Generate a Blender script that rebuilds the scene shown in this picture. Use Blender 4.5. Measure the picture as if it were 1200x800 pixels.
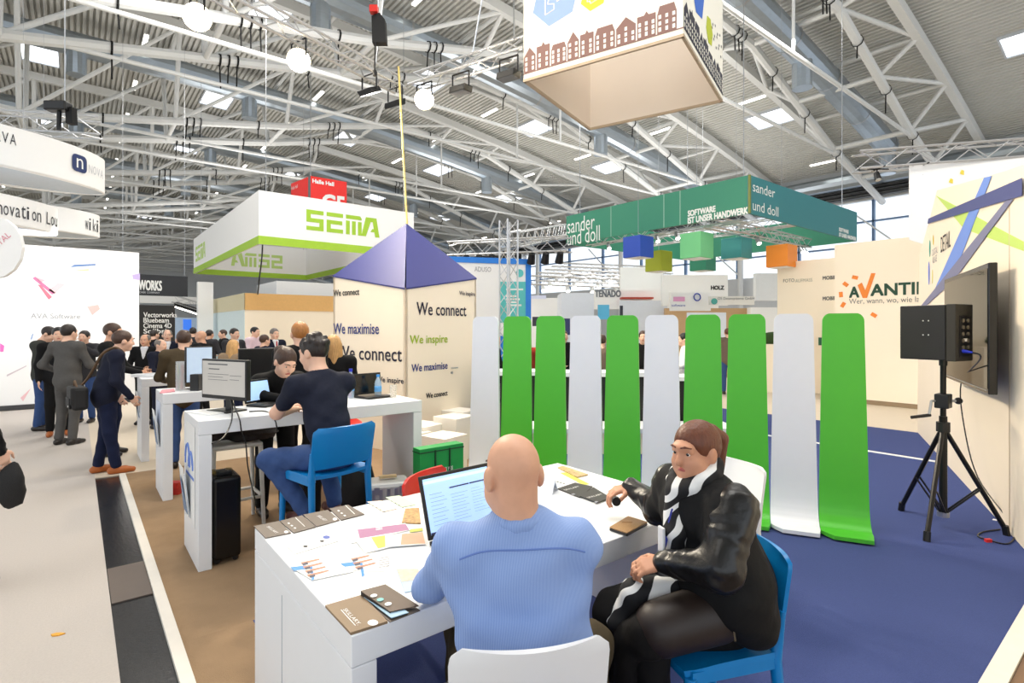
import bpy, bmesh, math, random
import numpy as np
from mathutils import Vector, Matrix
random.seed(7)
S = bpy.context.scene
for o in list(bpy.data.objects): bpy.data.objects.remove(o)
COL = S.collection
# ------------------------------------------------------------------ camera, world, lights, exposure
CA = math.radians(38.8); FO = 635.0; CH = 1.7; HV = 384.0     # heading, focal length in px (1200 wide), height, horizon row
FW = Vector((math.sin(CA), math.cos(CA), 0)); RT = Vector((math.cos(CA), -math.sin(CA), 0)); UP = Vector((0, 0, 1))
cam = bpy.data.objects.new('camera', bpy.data.cameras.new('camera')); COL.objects.link(cam)
cam.data.sensor_width = 36; cam.data.lens = FO/1200*36; cam.data.shift_y = (HV-400)/1200
cam.data.clip_start = .05; cam.data.clip_end = 400
cam.location = (0, 0, CH); cam.rotation_euler = (math.pi/2, 0, -CA)
S.camera = cam
W = bpy.data.worlds.new('sky'); S.world = W; W.use_nodes = True
W.node_tree.nodes['Background'].inputs[0].default_value = (.86, .93, 1, 1)
W.node_tree.nodes['Background'].inputs[1].default_value = 1.7
S.view_settings.view_transform = 'Standard'; S.view_settings.look = 'None'
S.view_settings.gamma = 1; S.view_settings.use_curve_mapping = False
S.view_settings.exposure = 0.0
def area(name, loc, sx, sy, power, col=(1, .97, .92), rot=(0, 0, 0)):
    l = bpy.data.lights.new(name, 'AREA'); l.shape = 'RECTANGLE'; l.size = sx; l.size_y = sy; l.energy = power; l.color = col
    o = bpy.data.objects.new(name, l); COL.objects.link(o); o.location = loc; o.rotation_euler = rot
    return o
# rows of hall high-bay lighting above the stands
area('hall_lamp_row', (3, 3.5, 11.4), 5, 5, 620)
area('hall_lamp_row', (8, -2, 11.4), 4, 5, 380)
area('hall_lamp_row', (-5, 6, 11.4), 4, 6, 250)
area('added_wall_fill', (-1.0, 13.2, 3.25), 4, .4, 55, (1, .98, .95), (math.radians(72), 0, 0))  # added unseen light, not a hall lamp, that brightens the white wall
area('hall_lamp_row', (4, 17, 12.5), 5, 6, 850)
area('hall_lamp_row', (18, 10, 12), 5, 5, 1050)
# added upward area lights without any fixture, only to brighten the roof deck
for ux, uy in ((6, 16), (20, 16), (8, 34), (24, 34), (8, 56), (30, 22)): area('added_roof_fill', (ux, uy, 7.5), 6, 6, 420, (1, .98, .94), (math.pi, 0, 0))
# ------------------------------------------------------------------ pixel helpers (a pixel gives a direction; distance comes from the thing)
def ray(u, v): return FW + RT*((u-600)/FO) - UP*((v-HV)/FO)
def atd(u, v, d): return Vector((0, 0, CH)) + ray(u, v)*d
def atz(u, v, z=0.0): return atd(u, v, FO*(CH-z)/(v-HV))
def onplane(u, v, p0, n):
    r = ray(u, v); c = Vector((0, 0, CH)); return c + r*((Vector(p0)-c).dot(Vector(n))/r.dot(Vector(n)))
def onx(u, v, x): return onplane(u, v, (x, 0, 0), (1, 0, 0))
def ony(u, v, y): return onplane(u, v, (0, y, 0), (0, 1, 0))
# ------------------------------------------------------------------ materials
def lin(c):
    return tuple((x/255/12.92 if x/255 <= .04045 else ((x/255+.055)/1.055)**2.4) for x in c) + (1,)
MATS = {}
def M(name, rgb, rough=.5, metal=0., var=.06, scale=12., bump=0., bscale=120., emit=0., spec=.5, stretch=None, coat=0.):
    if name in MATS: return MATS[name]
    m = bpy.data.materials.new(name); m.use_nodes = True; MATS[name] = m
    nt = m.node_tree; N = nt.nodes; L = nt.links; b = N['Principled BSDF']
    b.inputs['Roughness'].default_value = rough; b.inputs['Metallic'].default_value = metal
    b.inputs['Specular IOR Level'].default_value = spec
    if coat: b.inputs['Coat Weight'].default_value = coat
    tc = N.new('ShaderNodeTexCoord'); src = tc.outputs['Object']
    if stretch:
        mp = N.new('ShaderNodeMapping'); mp.inputs['Scale'].default_value = stretch; L.new(src, mp.inputs[0]); src = mp.outputs[0]
    nz = N.new('ShaderNodeTexNoise'); nz.inputs['Scale'].default_value = scale; nz.inputs['Detail'].default_value = 3; L.new(src, nz.inputs['Vector'])
    c = lin(rgb); mx = N.new('ShaderNodeMix'); mx.data_type = 'RGBA'; L.new(nz.outputs['Fac'], mx.inputs['Factor'])
    mx.inputs['A'].default_value = tuple(x*(1-var) for x in c[:3])+(1,); mx.inputs['B'].default_value = tuple(min(1, x*(1+var)) for x in c[:3])+(1,)
    L.new(mx.outputs['Result'], b.inputs['Base Color'])
    if bump:
        n2 = N.new('ShaderNodeTexNoise'); n2.inputs['Scale'].default_value = bscale; n2.inputs['Detail'].default_value = 4; L.new(src, n2.inputs['Vector'])
        bp = N.new('ShaderNodeBump'); bp.inputs['Strength'].default_value = bump; bp.inputs['Distance'].default_value = .01
        L.new(n2.outputs['Fac'], bp.inputs['Height']); L.new(bp.outputs[0], b.inputs['Normal'])
    if emit:
        L.new(mx.outputs['Result'], b.inputs['Emission Color']); b.inputs['Emission Strength'].default_value = emit
    return m
def glassM(name, rgb, alpha=.35, rough=.05):
    if name in MATS: return MATS[name]
    m = M(name, rgb, rough, var=.02); m.node_tree.nodes['Principled BSDF'].inputs['Alpha'].default_value = alpha
    return m
def stripeM(name, rgb, rgb2, freq, rough=.7, axis=0, bump=.25):
    if name in MATS: return MATS[name]
    m = M(name, rgb, rough, var=.03, scale=6, bump=bump, bscale=9); nt = m.node_tree; N = nt.nodes; L = nt.links
    b = N['Principled BSDF']; old = b.inputs['Base Color'].links[0].from_socket
    tc = N.new('ShaderNodeTexCoord'); w = N.new('ShaderNodeTexWave'); w.bands_direction = 'XYZ'[axis]; w.inputs['Scale'].default_value = freq
    w.inputs['Distortion'].default_value = .6; w.inputs['Detail'].default_value = 0
    L.new(tc.outputs['Object'], w.inputs['Vector'])
    mx = N.new('ShaderNodeMix'); mx.data_type = 'RGBA'; L.new(w.outputs['Fac'], mx.inputs['Factor']); L.new(old, mx.inputs['A'])
    mx.inputs['B'].default_value = lin(rgb2); L.new(mx.outputs['Result'], b.inputs['Base Color'])
    return m
WHITE = M('white_laminate', (238, 240, 243), .35, var=.015)
WHITEP = M('white_plastic', (235, 236, 238), .3, var=.015)
BLACK = M('black_plastic', (16, 16, 18), .4, var=.1)
BLACKM = M('black_metal', (18, 18, 20), .35, .3, var=.1)
STEEL = M('steel', (185, 188, 192), .3, .9, var=.05)
ALU = M('truss_aluminium', (205, 206, 208), .35, .6, var=.05)
PAINT = M('white_steel_paint', (228, 229, 228), .45, var=.03)
PAPER = M('paper_white', (242, 242, 240), .6, var=.01)
CREAM = M('cream_wall', (250, 236, 214), .6, var=.015, scale=3)  # warm tone of the halogen spots is put into this colour
INK = M('ink_black', (28, 28, 34), .6, var=.05)
# ------------------------------------------------------------------ objects
def wm(o):
    m = o.matrix_basis.copy()
    return wm(o.parent) @ m if o.parent else m
def tag(o, label, cat, group=None, kind=None):
    if label: o['label'] = label
    if cat: o['category'] = cat
    if group: o['group'] = group
    if kind: o['kind'] = kind
    return o
def thing(name, label, cat, loc=(0, 0, 0), rz=0., group=None, kind=None):
    o = bpy.data.objects.new(name, None); COL.objects.link(o); o.empty_display_size = .1
    o.location = loc; o.rotation_euler = (0, 0, rz); return tag(o, label, cat, group, kind)
def put(name, V, Fs, mat, parent=None, smooth=False, world=True, bevel=0., origin=None):
    """one mesh object; world=True: coordinates are world ones, else local to the parent"""
    V = [Vector(v) for v in V]; mesh = bpy.data.meshes.new(name)
    o = bpy.data.objects.new(name, mesh)
    if parent is not None:
        o.parent = parent
        if world:
            im = wm(parent).inverted(); V = [im @ v for v in V]
    elif world:
        if origin is None:
            xs = [v.x for v in V]; ys = [v.y for v in V]; zs = [v.z for v in V]
            origin = Vector(((min(xs)+max(xs))/2, (min(ys)+max(ys))/2, min(zs)))
        origin = Vector(origin); V = [v-origin for v in V]; o.location = origin
    mesh.from_pydata([tuple(v) for v in V], [], [tuple(f) for f in Fs]); mesh.materials.append(mat)
    mesh.update()
    if smooth: mesh.polygons.foreach_set('use_smooth', [True]*len(mesh.polygons)); mesh.set_sharp_from_angle(angle=.8)
    mesh.update(); COL.objects.link(o)
    if bevel:
        b = o.modifiers.new('bevel', 'BEVEL'); b.width = bevel; b.segments = 2; b.limit_method = 'ANGLE'
    return o
class MB:
    def __init__(s): s.V = []; s.F = []
    def add(s, V, F):
        n = len(s.V); s.V += [Vector(v) for v in V]; s.F += [tuple(i+n for i in f) for f in F]; return s
    def box(s, a, b):
        x0, y0, z0 = a; x1, y1, z1 = b
        return s.add([(x0,y0,z0),(x1,y0,z0),(x1,y1,z0),(x0,y1,z0),(x0,y0,z1),(x1,y0,z1),(x1,y1,z1),(x0,y1,z1)],
                     [(0,3,2,1),(4,5,6,7),(0,1,5,4),(1,2,6,5),(2,3,7,6),(3,0,4,7)])
    def obox(s, c, ax, ay, az):
        """box centred at c with half-axis vectors"""
        c = Vector(c); ax = Vector(ax); ay = Vector(ay); az = Vector(az)
        V = [c+ax*i+ay*j+az*k for k in (-1, 1) for i, j in ((-1,-1),(1,-1),(1,1),(-1,1))]
        return s.add(V, [(0,3,2,1),(4,5,6,7),(0,1,5,4),(1,2,6,5),(2,3,7,6),(3,0,4,7)])
    def tube(s, p, q, r, r2=None, n=8, caps=True):
        p = Vector(p); q = Vector(q); r2 = r if r2 is None else r2; d = (q-p)
        if d.length < 1e-6: return s
        d.normalize(); a = d.orthogonal().normalized() if abs(d.z) > .99 else d.cross(UP).normalized(); b = d.cross(a)
        V = []
        for (c, rr) in ((p, r), (q, r2)):
            for i in range(n):
                t = 2*math.pi*i/n; V.append(c+(a*math.cos(t)+b*math.sin(t))*rr)
        F = [(i, (i+1) % n, n+(i+1) % n, n+i) for i in range(n)]
        F = [f[::-1] for f in F]
        if caps: F += [tuple(range(n)), tuple(range(2*n-1, n-1, -1))]
        return s.add(V, F)
    def path(s, P, r, n=6):
        for a, b in zip(P[:-1], P[1:]): s.tube(a, b, r, n=n)
        return s
    def prism(s, P, off):
        """polygon P (3-D points) extruded by vector off"""
        off = Vector(off); P = [Vector(p) for p in P]; n = len(P)
        return s.add(P+[p+off for p in P], [tuple(range(n-1, -1, -1)), tuple(range(n, 2*n))]+[(i, (i+1) % n, n+(i+1) % n, n+i) for i in range(n)])
    def lathe(s, prof, c=(0, 0, 0), n=16):
        c = Vector(c); V = []; m = len(prof)
        for r, z in prof:
            for i in range(n):
                t = 2*math.pi*i/n; V.append(c+Vector((r*math.cos(t), r*math.sin(t), z)))
        F = [(j*n+i, j*n+(i+1) % n, (j+1)*n+(i+1) % n, (j+1)*n+i) for j in range(m-1) for i in range(n)]
        return s.add(V, F+[tuple(range(n-1, -1, -1)), tuple(range((m-1)*n, m*n))])
    def sphere(s, c, r, n=10, sc=(1, 1, 1)):
        c = Vector(c); V = []; m = n//2+1
        for j in range(m+1):
            ph = math.pi*j/m-math.pi/2
            for i in range(n):
                t = 2*math.pi*i/n; V.append(c+Vector((r*sc[0]*math.cos(ph)*math.cos(t), r*sc[1]*math.cos(ph)*math.sin(t), r*sc[2]*math.sin(ph))))
        return s.add(V, [(j*n+i, j*n+(i+1) % n, (j+1)*n+(i+1) % n, (j+1)*n+i) for j in range(m) for i in range(n)])
    def sheet(s, fn, nu, nv, th):
        """curved sheet: fn(a,b) -> point, a,b in 0..1, thickness th along the local normal"""
        P = [[Vector(fn(i/nu, j/nv)) for j in range(nv+1)] for i in range(nu+1)]; A = []; B = []
        for i in range(nu+1):
            for j in range(nv+1):
                du = P[min(i+1, nu)][j]-P[max(i-1, 0)][j]; dv = P[i][min(j+1, nv)]-P[i][max(j-1, 0)]
                n = du.cross(dv); n = n.normalized() if n.length > 1e-9 else UP
                A.append(P[i][j]+n*th/2); B.append(P[i][j]-n*th/2)
        k = nv+1; N = len(A); F = []
        for i in range(nu):
            for j in range(nv):
                a = i*k+j; F += [(a, a+k, a+k+1, a+1), (N+a, N+a+1, N+a+k+1, N+a+k)]
        for i in range(nu):
            a = i*k; F += [(a, N+a, N+a+k, a+k)]; a = i*k+nv; F += [(a, a+k, N+a+k, N+a)]
        for j in range(nv):
            a = j; F += [(a, a+1, N+a+1, N+a)]; a = nu*k+j; F += [(a, N+a, N+a+1, a+1)]
        return s.add(A+B, F)
    def build(s, name, mat, parent=None, **kw): return put(name, s.V, s.F, mat, parent, **kw)
def boxo(name, a, b, mat, parent=None, **kw): return MB().box(a, b).build(name, mat, parent, **kw)
_tc = {}
def textmesh(body):
    if body not in _tc:
        c = bpy.data.curves.new('t', 'FONT'); c.body = body; c.size = 1; c.resolution_u = 3; c.fill_mode = 'FRONT'
        o = bpy.data.objects.new('t', c); COL.objects.link(o); bpy.context.view_layer.update()
        me = bpy.data.meshes.new_from_object(o.evaluated_get(bpy.context.evaluated_depsgraph_get()))
        V = [v.co.copy() for v in me.vertices]; F = [tuple(p.vertices) for p in me.polygons]
        bpy.data.objects.remove(o); bpy.data.curves.remove(c); bpy.data.meshes.remove(me); _tc[body] = (V, F)
    return _tc[body]
def text(body, p, right, up, width, height, mat, parent, name='lettering', lift=.004, bold=0.):
    """lettering printed on a surface: p lower-left corner, fitted into width x height (height None keeps proportion)"""
    if ' ' in body.strip():                               # each word is a piece of its own
        words = body.split(' '); W0 = textmesh(body)[0]; fx0 = min(v.x for v in W0); fx1 = max(v.x for v in W0); fy0 = min(v.y for v in W0); fy1 = max(v.y for v in W0); o = None
        for i, w in enumerate(words):
            if not w: continue
            e = max(v.x for v in textmesh(' '.join(words[:i+1]))[0]); WV = textmesh(w)[0]; a = min(v.x for v in WV); b = max(v.x for v in WV); c = min(v.y for v in WV); d = max(v.y for v in WV)
            k = width/(fx1-fx0); ky_ = k if height is None else height/(fy1-fy0)
            o = text(w, Vector(p)+Vector(right).normalized()*(e-(b-a)-fx0)*k+Vector(up).normalized()*(c-fy0)*ky_, right, up, (b-a)*k, (d-c)*ky_, mat, parent, name, lift, bold)
        return o
    V, F = textmesh(body); x0 = min(v.x for v in V); x1 = max(v.x for v in V); y0 = min(v.y for v in V); y1 = max(v.y for v in V)
    right = Vector(right).normalized(); up = Vector(up).normalized(); n = right.cross(up); p = Vector(p)
    sx = width/(x1-x0); sy = sx if height is None else height/(y1-y0)
    A = []; G = []
    offs = [(0, 0)] if not bold else [(0, 0), (bold, 0), (0, bold), (bold, bold)]
    for k, (ox, oy) in enumerate(offs):
        b = len(A); A += [p+right*((v.x-x0)*sx+ox)+up*((v.y-y0)*sy+oy)+n*(lift+.0006*k) for v in V]; G += [tuple(i+b for i in f) for f in F]
    return put(name, A, G, mat, parent)
def quadpatch(name, P, mat, parent, th=.002):
    P = [Vector(p) for p in P]; n = (P[1]-P[0]).cross(P[2]-P[0]).normalized()
    return MB().prism(P, n*th).build(name, mat, parent)
def copytree(o, parent=None):
    c = o.copy(); COL.objects.link(c); c.parent = parent
    for ch in list(o.children): copytree(ch, c)
    return c
# ================================================================== SETTING
def struct(o, label): return tag(o, label, None, None, 'structure')
GREYC = M('aisle_carpet', (196, 188, 181), .95, var=.10, scale=90, bump=.5, bscale=260, spec=.1)
TAN = M('tan_carpet', (158, 132, 104), .95, var=.14, scale=6, bump=.5, bscale=240, spec=.1)
BLUEC = M('blue_carpet', (68, 80, 130), .95, var=.12, scale=120, bump=.5, bscale=260, spec=.1)
BEIGEF = M('beige_floor', (212, 198, 178), .7, var=.05)
HALLF = M('hall_asphalt_floor', (38, 38, 40), .22, var=.3, scale=5, bump=.12, bscale=40)
struct(boxo('floor', (-70, -30, -.3), (41.5, 117, -.014), BEIGEF), 'pale floor of the whole hall under the stands')
struct(boxo('floor_strip', (.165, -12, -.013), (.385, 7.75, -.012), HALLF), 'dark polished hall floor showing as a strip beside the grey carpet')
struct(boxo('floor_aisle', (-8, -12, -.011), (.165, 15.1, 0), GREYC), 'light grey carpet of the wide aisle')
struct(boxo('floor_tan', (.445, 3.4, -.011), (4.2, 7.75, 0), TAN), 'brown tan carpet under the bar tables')
struct(boxo('floor_tan_edge', (.445, .62, -.011), (.8, 3.4, 0), TAN), 'narrow run of tan carpet beside the white counter')
struct(boxo('floor_beige', (.165, 7.75, -.011), (13, 40, -.001), BEIGEF), 'pale beige stand floor beyond the tan carpet')
struct(boxo('floor_blue', (.8, .62, -.011), (4.2, 3.4, 0), BLUEC), 'blue carpet under the front table')
struct(boxo('floor_blue_side', (4.2, .62, -.011), (10.65, 7.75, 0), BLUEC), 'blue carpet running past the standing panels')
struct(boxo('floor_beige_far', (10.65, -4, -.011), (40, 40, -.002), BEIGEF), 'pale floor in front of the cream logo wall')
TRIMM = M('pale_edge_trim', (226, 220, 210), .5)
struct(boxo('trim_1', (.385, .5, -.012), (.445, 7.75, .012), TRIMM), 'pale edging strip between dark floor and tan carpet')
struct(boxo('trim_2', (.445, .53, -.012), (11, .62, .012), TRIMM), 'pale edging strip along the blue carpet')
struct(boxo('trim_3', (8.47, .7, -.005), (8.55, 6, .006), WHITE), 'white joint strip across the blue carpet')
WOODF = M('wood_laminate', (120, 92, 68), .4, var=.2, scale=8, stretch=(1, 12, 1))
fw = struct(boxo('floor_wood', (.3, -6, -.011), (14, .53, -.004), WOODF), 'brown wood laminate beyond the pale edging')
for i in range(6):
    boxo('plank', (2.2+i*.62, -.4, -.004), (2.2+i*.62+.612, .525, .001), WOODF, fw)
fd = tag(boxo('floor_duct_cover', (.17, 4.16, -.011), (.384, 4.78, -.004), M('brown_cover', (92, 80, 72), .5)), 'brown cover plate set in the dark floor strip', 'floor plate')
# ---- hall shell: roof with ribs, skylights, arched trusses, side wall with windows
def zr(x): return 17.2-((x+2)/42)**2*4.5
DECK = M('corrugated_deck', (214, 213, 208), .5, 0, var=.05, scale=2)
m = MB(); prof = []
x = -26.0; p = .25
while x < 41.2:
    for dx, dz in ((0, 0), (.135, 0), (.15, .16), (.235, .16)): prof.append((x+dx, zr(x)+dz))
    x += p
n = len(prof)
V = [(a, -25, z) for a, z in prof]+[(a, 117, z) for a, z in prof]
struct(put('ceiling', V, [(i, i+1, n+i+1, n+i) for i in range(n-1)], DECK), 'ribbed grey metal roof deck of the exhibition hall')
SKY = M('skylight_glazing', (240, 247, 255), .3, var=.01, emit=2.2)
FRAME = M('skylight_frame', (200, 205, 212), .4)
k = 0
for sx in (32.2, 24.4, 16.3, 7.3, -1.6, -10):
    for sy in (3.8, 15.3, 27.8, 40.5, 52.8, 65, 77, 89):
        k += 1; z0 = zr(sx-.8)-.02; z1 = zr(sx+.8)-.02
        w = thing('window_%d' % k, 'bright skylight set in the ribbed roof', None, (sx, sy, z0-.1), kind='structure')
        MB().prism([(sx-.8, sy-1.3, z0), (sx+.8, sy-1.3, z1), (sx+.8, sy+1.3, z1), (sx-.8, sy+1.3, z0)], (0, 0, -.04)).build('pane', SKY, w)
        f = MB()
        for a, b in (((sx-.85, sy-1.38), (sx+.85, sy-1.3)), ((sx-.85, sy+1.3), (sx+.85, sy+1.38))):
            f.prism([(a[0], a[1], z0), (b[0], a[1], z1), (b[0], b[1], z1), (a[0], b[1], z0)], (0, 0, -.1))
        f.box((sx-.88, sy-1.38, z0-.1), (sx-.8, sy+1.38, z0+.04)); f.box((sx+.8, sy-1.38, z1-.1), (sx+.88, sy+1.38, z1+.04))
        f.build('frame', FRAME, w)
LAMP = M('fluorescent_tube', (255, 252, 240), .4, var=.01, emit=5)
k = 0
for lx in (38.3, 29, 20.5, 11.8, 2.8, -6):
    for ly in (15, 21, 27.8, 34, 40.6, 47, 53.3, 60, 66, 72, 78, 84):
        z = zr(lx)-.55
        t = thing('strip_light', 'long white strip light hung under the roof deck', 'ceiling light', (lx, ly, z), group='strip lights under the roof')
        boxo('lamp', (lx-.09, ly-.75, z), (lx+.09, ly+.75, z+.06), LAMP, t); boxo('housing', (lx-.11, ly-.8, z+.06), (lx+.11, ly+.8, z+.12), PAINT, t)
        for e in (-.5, .5): MB().tube((lx, ly+e, z+.12), (lx, ly+e, zr(lx)), .012, n=4).build('hanger', STEEL, t)
def interp(P, x):
    for (x0, z0), (x1, z1) in zip(P[:-1], P[1:]):
        if x <= x1: return z0+(z1-z0)*(x-x0)/(x1-x0)
    return P[-1][1]
LOW = [(-26, 15.4), (-14, 13.4), (-2, 11.3), (9.5, 13.4), (17, 15.2), (24, 14.6), (33, 11.7), (41, 9.9)]
for kt in range(9):
    c = 10.6+12*kt
    T = thing('roof_truss', 'white tubular roof truss with horizontal tie rods under the deck', 'roof truss', (0, c, 9.5), group='roof trusses', kind='structure')
    for s in (-1, 1):
        y = c+1.8*s; yu = c+3.3*s
        MB().path([(-24, y, 11.5), (33, y, 11.5)], .085, 8).build('tie_rod', PAINT, T)
        MB().path([(a, y, b) for a, b in LOW], .2, 8).build('lower_chord', PAINT, T)
        m = MB(); xs = [-25+4.4*i for i in range(16)]
        for a, b in zip(xs[:-1], xs[1:]):
            m.obox(((a+b)/2, yu, (zr(a)+zr(b))/2-.42), ((b-a)/2, 0, (zr(b)-zr(a))/2), (0, .16, 0), (0, 0, .22))
        m.build('upper_chord', PAINT, T)
        web = MB(); nodes = [-20, -14, -8, -2, 4, 9.5, 15, 20, 24, 28.5, 33, 37]
        for i, a in enumerate(nodes):
            zl = interp(LOW, a)
            parts = [((a, y, zl), (a, yu, zr(a)-.5), .11)]
            if i+1 < len(nodes): parts.append(((a, y, zl), (nodes[i+1], yu, zr(nodes[i+1])-.5), .1))
            if a in (20,): parts.append(((a, y, 11.5), (a, y, zl), .06))
            if s == 1: parts.append(((a, c-1.8, zl), (a, c+1.8, zl), .12)); parts.append(((a, c-3.3, zr(a)-.5), (a, c+3.3, zr(a)-.5), .1))
            for q in parts:
                if kt < 3: MB().tube(*q, n=8).build('web_strut', PAINT, T, smooth=True)
                else: web.tube(*q, n=6)
        if web.V: web.build('web_struts', PAINT, T)['kind'] = 'stuff'
    if kt < 6:
        DUCT = M('galvanised_duct', (176, 186, 196), .3, .75, var=.12, scale=3, stretch=(1, 1, 4))
        D = thing('air_duct', 'round galvanised air duct running along the roof truss', 'duct', (24, c, 12), group='galvanised ducts inside the trusses')
        P = [(a, c+.2, zr(a)-1.25) for a in (-26, -16, -6, 4, 10, 16, 22, 27, 32, 36.5)]
        MB().path(P, .58, 14).build('pipe', DUCT, D, smooth=False)
        for a in (0, 8, 25.4, 36.5): 
            q = zr(a)-1.25; MB().tube((a, c+.2, q), (a, c+.2, q-1.6), .42, n=14).build('drop_pipe', DUCT, D)
        if kt < 2:
            for a in range(0, 37, 4): MB().tube((a, c+.2, zr(a)-1.25), (a+.12, c+.2, zr(a)-1.26), .61, n=14).build('band', STEEL, D)
# black rigging straps round the lower chords
STRAP = M('black_strap', (14, 14, 15), .8)
for kt in range(4):
    c = 10.6+12*kt
    for s in (-1, 1):
        for a in (1, 4.5, 8, 12, 19, 22.5, 26, 29.5, 33.5):
            for j in range(3 if a in (4.5, 12, 22.5) else 1):
                aa = a+j*.32; zl = interp(LOW, aa); y = c+1.8*s
                m = MB()
                for i in range(8):
                    t0 = i*math.pi/4; t1 = t0+math.pi/4
                    m.obox((aa, y+.225*math.cos(t0+.39), zl+.225*math.sin(t0+.39)), (.035, 0, 0), (0, -.09*math.sin(t0+.39), .09*math.cos(t0+.39)), (0, .006*math.cos(t0+.39), .006*math.sin(t0+.39)))
                m.tube((aa, y, zl-.22), (aa+random.uniform(-.06, .06), y, zl-.7-random.random()*.5), .03, n=5)
                tag(m.build('rigging_strap', STRAP), 'black sling strap hanging from a roof truss chord', 'strap', 'black straps on the trusses')
# far end wall and side wall
HW = M('hall_wall', (214, 216, 218), .6, var=.03)
struct(boxo('wall_back', (-60, 117, -.3), (41.5, 117.4, 18), HW), 'distant end wall of the hall')
wr = thing('wall_right', 'long side wall of the hall with a glazed band', None, (41.3, 40, 0), kind='structure')
boxo('lower_wall', (41.1, -25, 0), (41.5, 117, 5.6), HW, wr); boxo('upper_wall', (41.1, -25, 10.2), (41.5, 117, 13), HW, wr)
MULL = M('blue_mullion', (92, 122, 160), .4)
GL = glassM('window_glass', (225, 238, 250), .12)
for i in range(30):
    y = -25+i*4.75
    boxo('mullion', (41.15, y-.07, 5.6), (41.45, y+.07, 10.2), MULL, wr); boxo('pane', (41.28, y+.07, 5.6), (41.3, y+4.68, 10.2), GL, wr)
for z in (7.2, 8.8): boxo('transom', (41.15, -25, z-.05), (41.45, 117, z+.05), MULL, wr)
for i in range(8):
    y = -2+i*12; m = MB().tube((41.05, y, 5.6), (41.05, y+4.5, 9.8), .06, n=6); m.build('brace', PAINT, wr)
    MB().tube((40.6, y-.1, 0), (40.6, y-.1, 10.2), .22, n=8).build('column', PAINT, wr)
t = thing('wall_duct', 'fat silver pipe along the top of the hall side wall', 'duct', (40, 40, 11))
MB().tube((39.9, -20, 11.4), (39.9, 110, 11.4), .5, n=12).build('pipe', DUCT, t)
t = thing('louvre_bank', 'bank of dark louvre slats above the hall side windows', 'louvre', (40.6, 40, 10.2))
for j in range(4): boxo('slat', (40.4, -20, 10.3+j*.26), (40.85, 110, 10.42+j*.26), M('louvre_dark', (60, 62, 64), .6), t)
# ---- stand walls: right wall with printed beams
WR0 = atz(1200, 643); WR1 = atz(1075, 506); wd = (WR1-WR0).normalized(); wn = Vector((wd.y, -wd.x, 0))
if wn.dot(-WR0) < 0: wn = -wn                       # wn points to the camera side
def onwall(u, v): return onplane(u, v, WR0, wn)
base0 = WR0-wd*3.4; 
P = [base0, WR1, onwall(1077, 300), onwall(1088, 262), onwall(1098, 223), onwall(1163, 205), onwall(1198, 194)]
q = onwall(1198, 194); P.append(Vector((base0.x, base0.y, q.z-.45)))
wallr = thing('wall_stand', 'cream stand wall with crossing blue and green printed beams', None, (WR0.x, WR0.y, 0), kind='structure')
MB().prism(P, -wn*.1).build('panel', CREAM, wallr)
def beam(name, pts, rgb, lift):
    n = len(pts); Q = [onwall(*p)+wn*lift for p in pts]
    return MB().prism(Q, wn*.002).build(name, M('print_'+'_'.join(map(str, rgb)), rgb, .6, var=.04, scale=2), wallr)
beam('printed_beam', [(1097, 229), (1120, 241), (1200, 283), (1200, 294), (1130, 268)], (196, 222, 112), .001)
beam('printed_beam', [(1154, 208), (1163, 206), (1125, 306), (1108, 328), (1098, 342), (1091, 350)], (118, 150, 226), .004)
beam('printed_beam', [(1180, 235), (1189, 233), (1125, 320), (1108, 338), (1082, 362), (1077, 362)], (128, 128, 158), .007)
beam('printed_beam', [(1088, 262), (1089, 256), (1200, 208), (1200, 229)], (78, 84, 136), .010)
pr = atd(600, 384, 1)
o = text('DETAIL', onwall(1103, 296)+wn*.001, -wd, UP, .62, .2, INK, wallr)
for (u, v, a, b, rgb) in ((1090, 291, .05, .12, (60, 170, 150)), (1089, 320, .055, .17, (90, 120, 220)), (1094, 281, .03, .07, (240, 210, 60)), (1093, 324, .03, .1, (230, 220, 120))):
    c = onwall(u, v); Q = [c+wd*(-a*math.cos(t))+UP*(b*math.sin(t))+wn*.003 for t in [i*math.pi/6 for i in range(12)]]
    MB().prism(Q, wn*.002).build('emblem', M('print_'+'_'.join(map(str, rgb)), rgb, .6), wallr)
text('DIGITAL', onwall(1093, 300)+wn*.001, -wd, UP, .4, .09, M('grey_ink', (150, 150, 160)), wallr)
text('VILLAGE', onwall(1093, 309)+wn*.001, -wd, UP, .35, .09, M('grey_ink', (150, 150, 160)), wallr)
s0 = onwall(1183, 560); MB().prism([Vector((s0.x, s0.y, 0))+wn*.001, Vector((s0.x, s0.y, 0))+wn*.001-wd*.012, Vector((s0.x, s0.y, 2.9))+wn*.001-wd*.012, Vector((s0.x, s0.y, 2.9))+wn*.001], wn*.003).build('seam', M('seam_beige', (214, 196, 170), .7), wallr)  # panel joint, slightly darker than the cream
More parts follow.
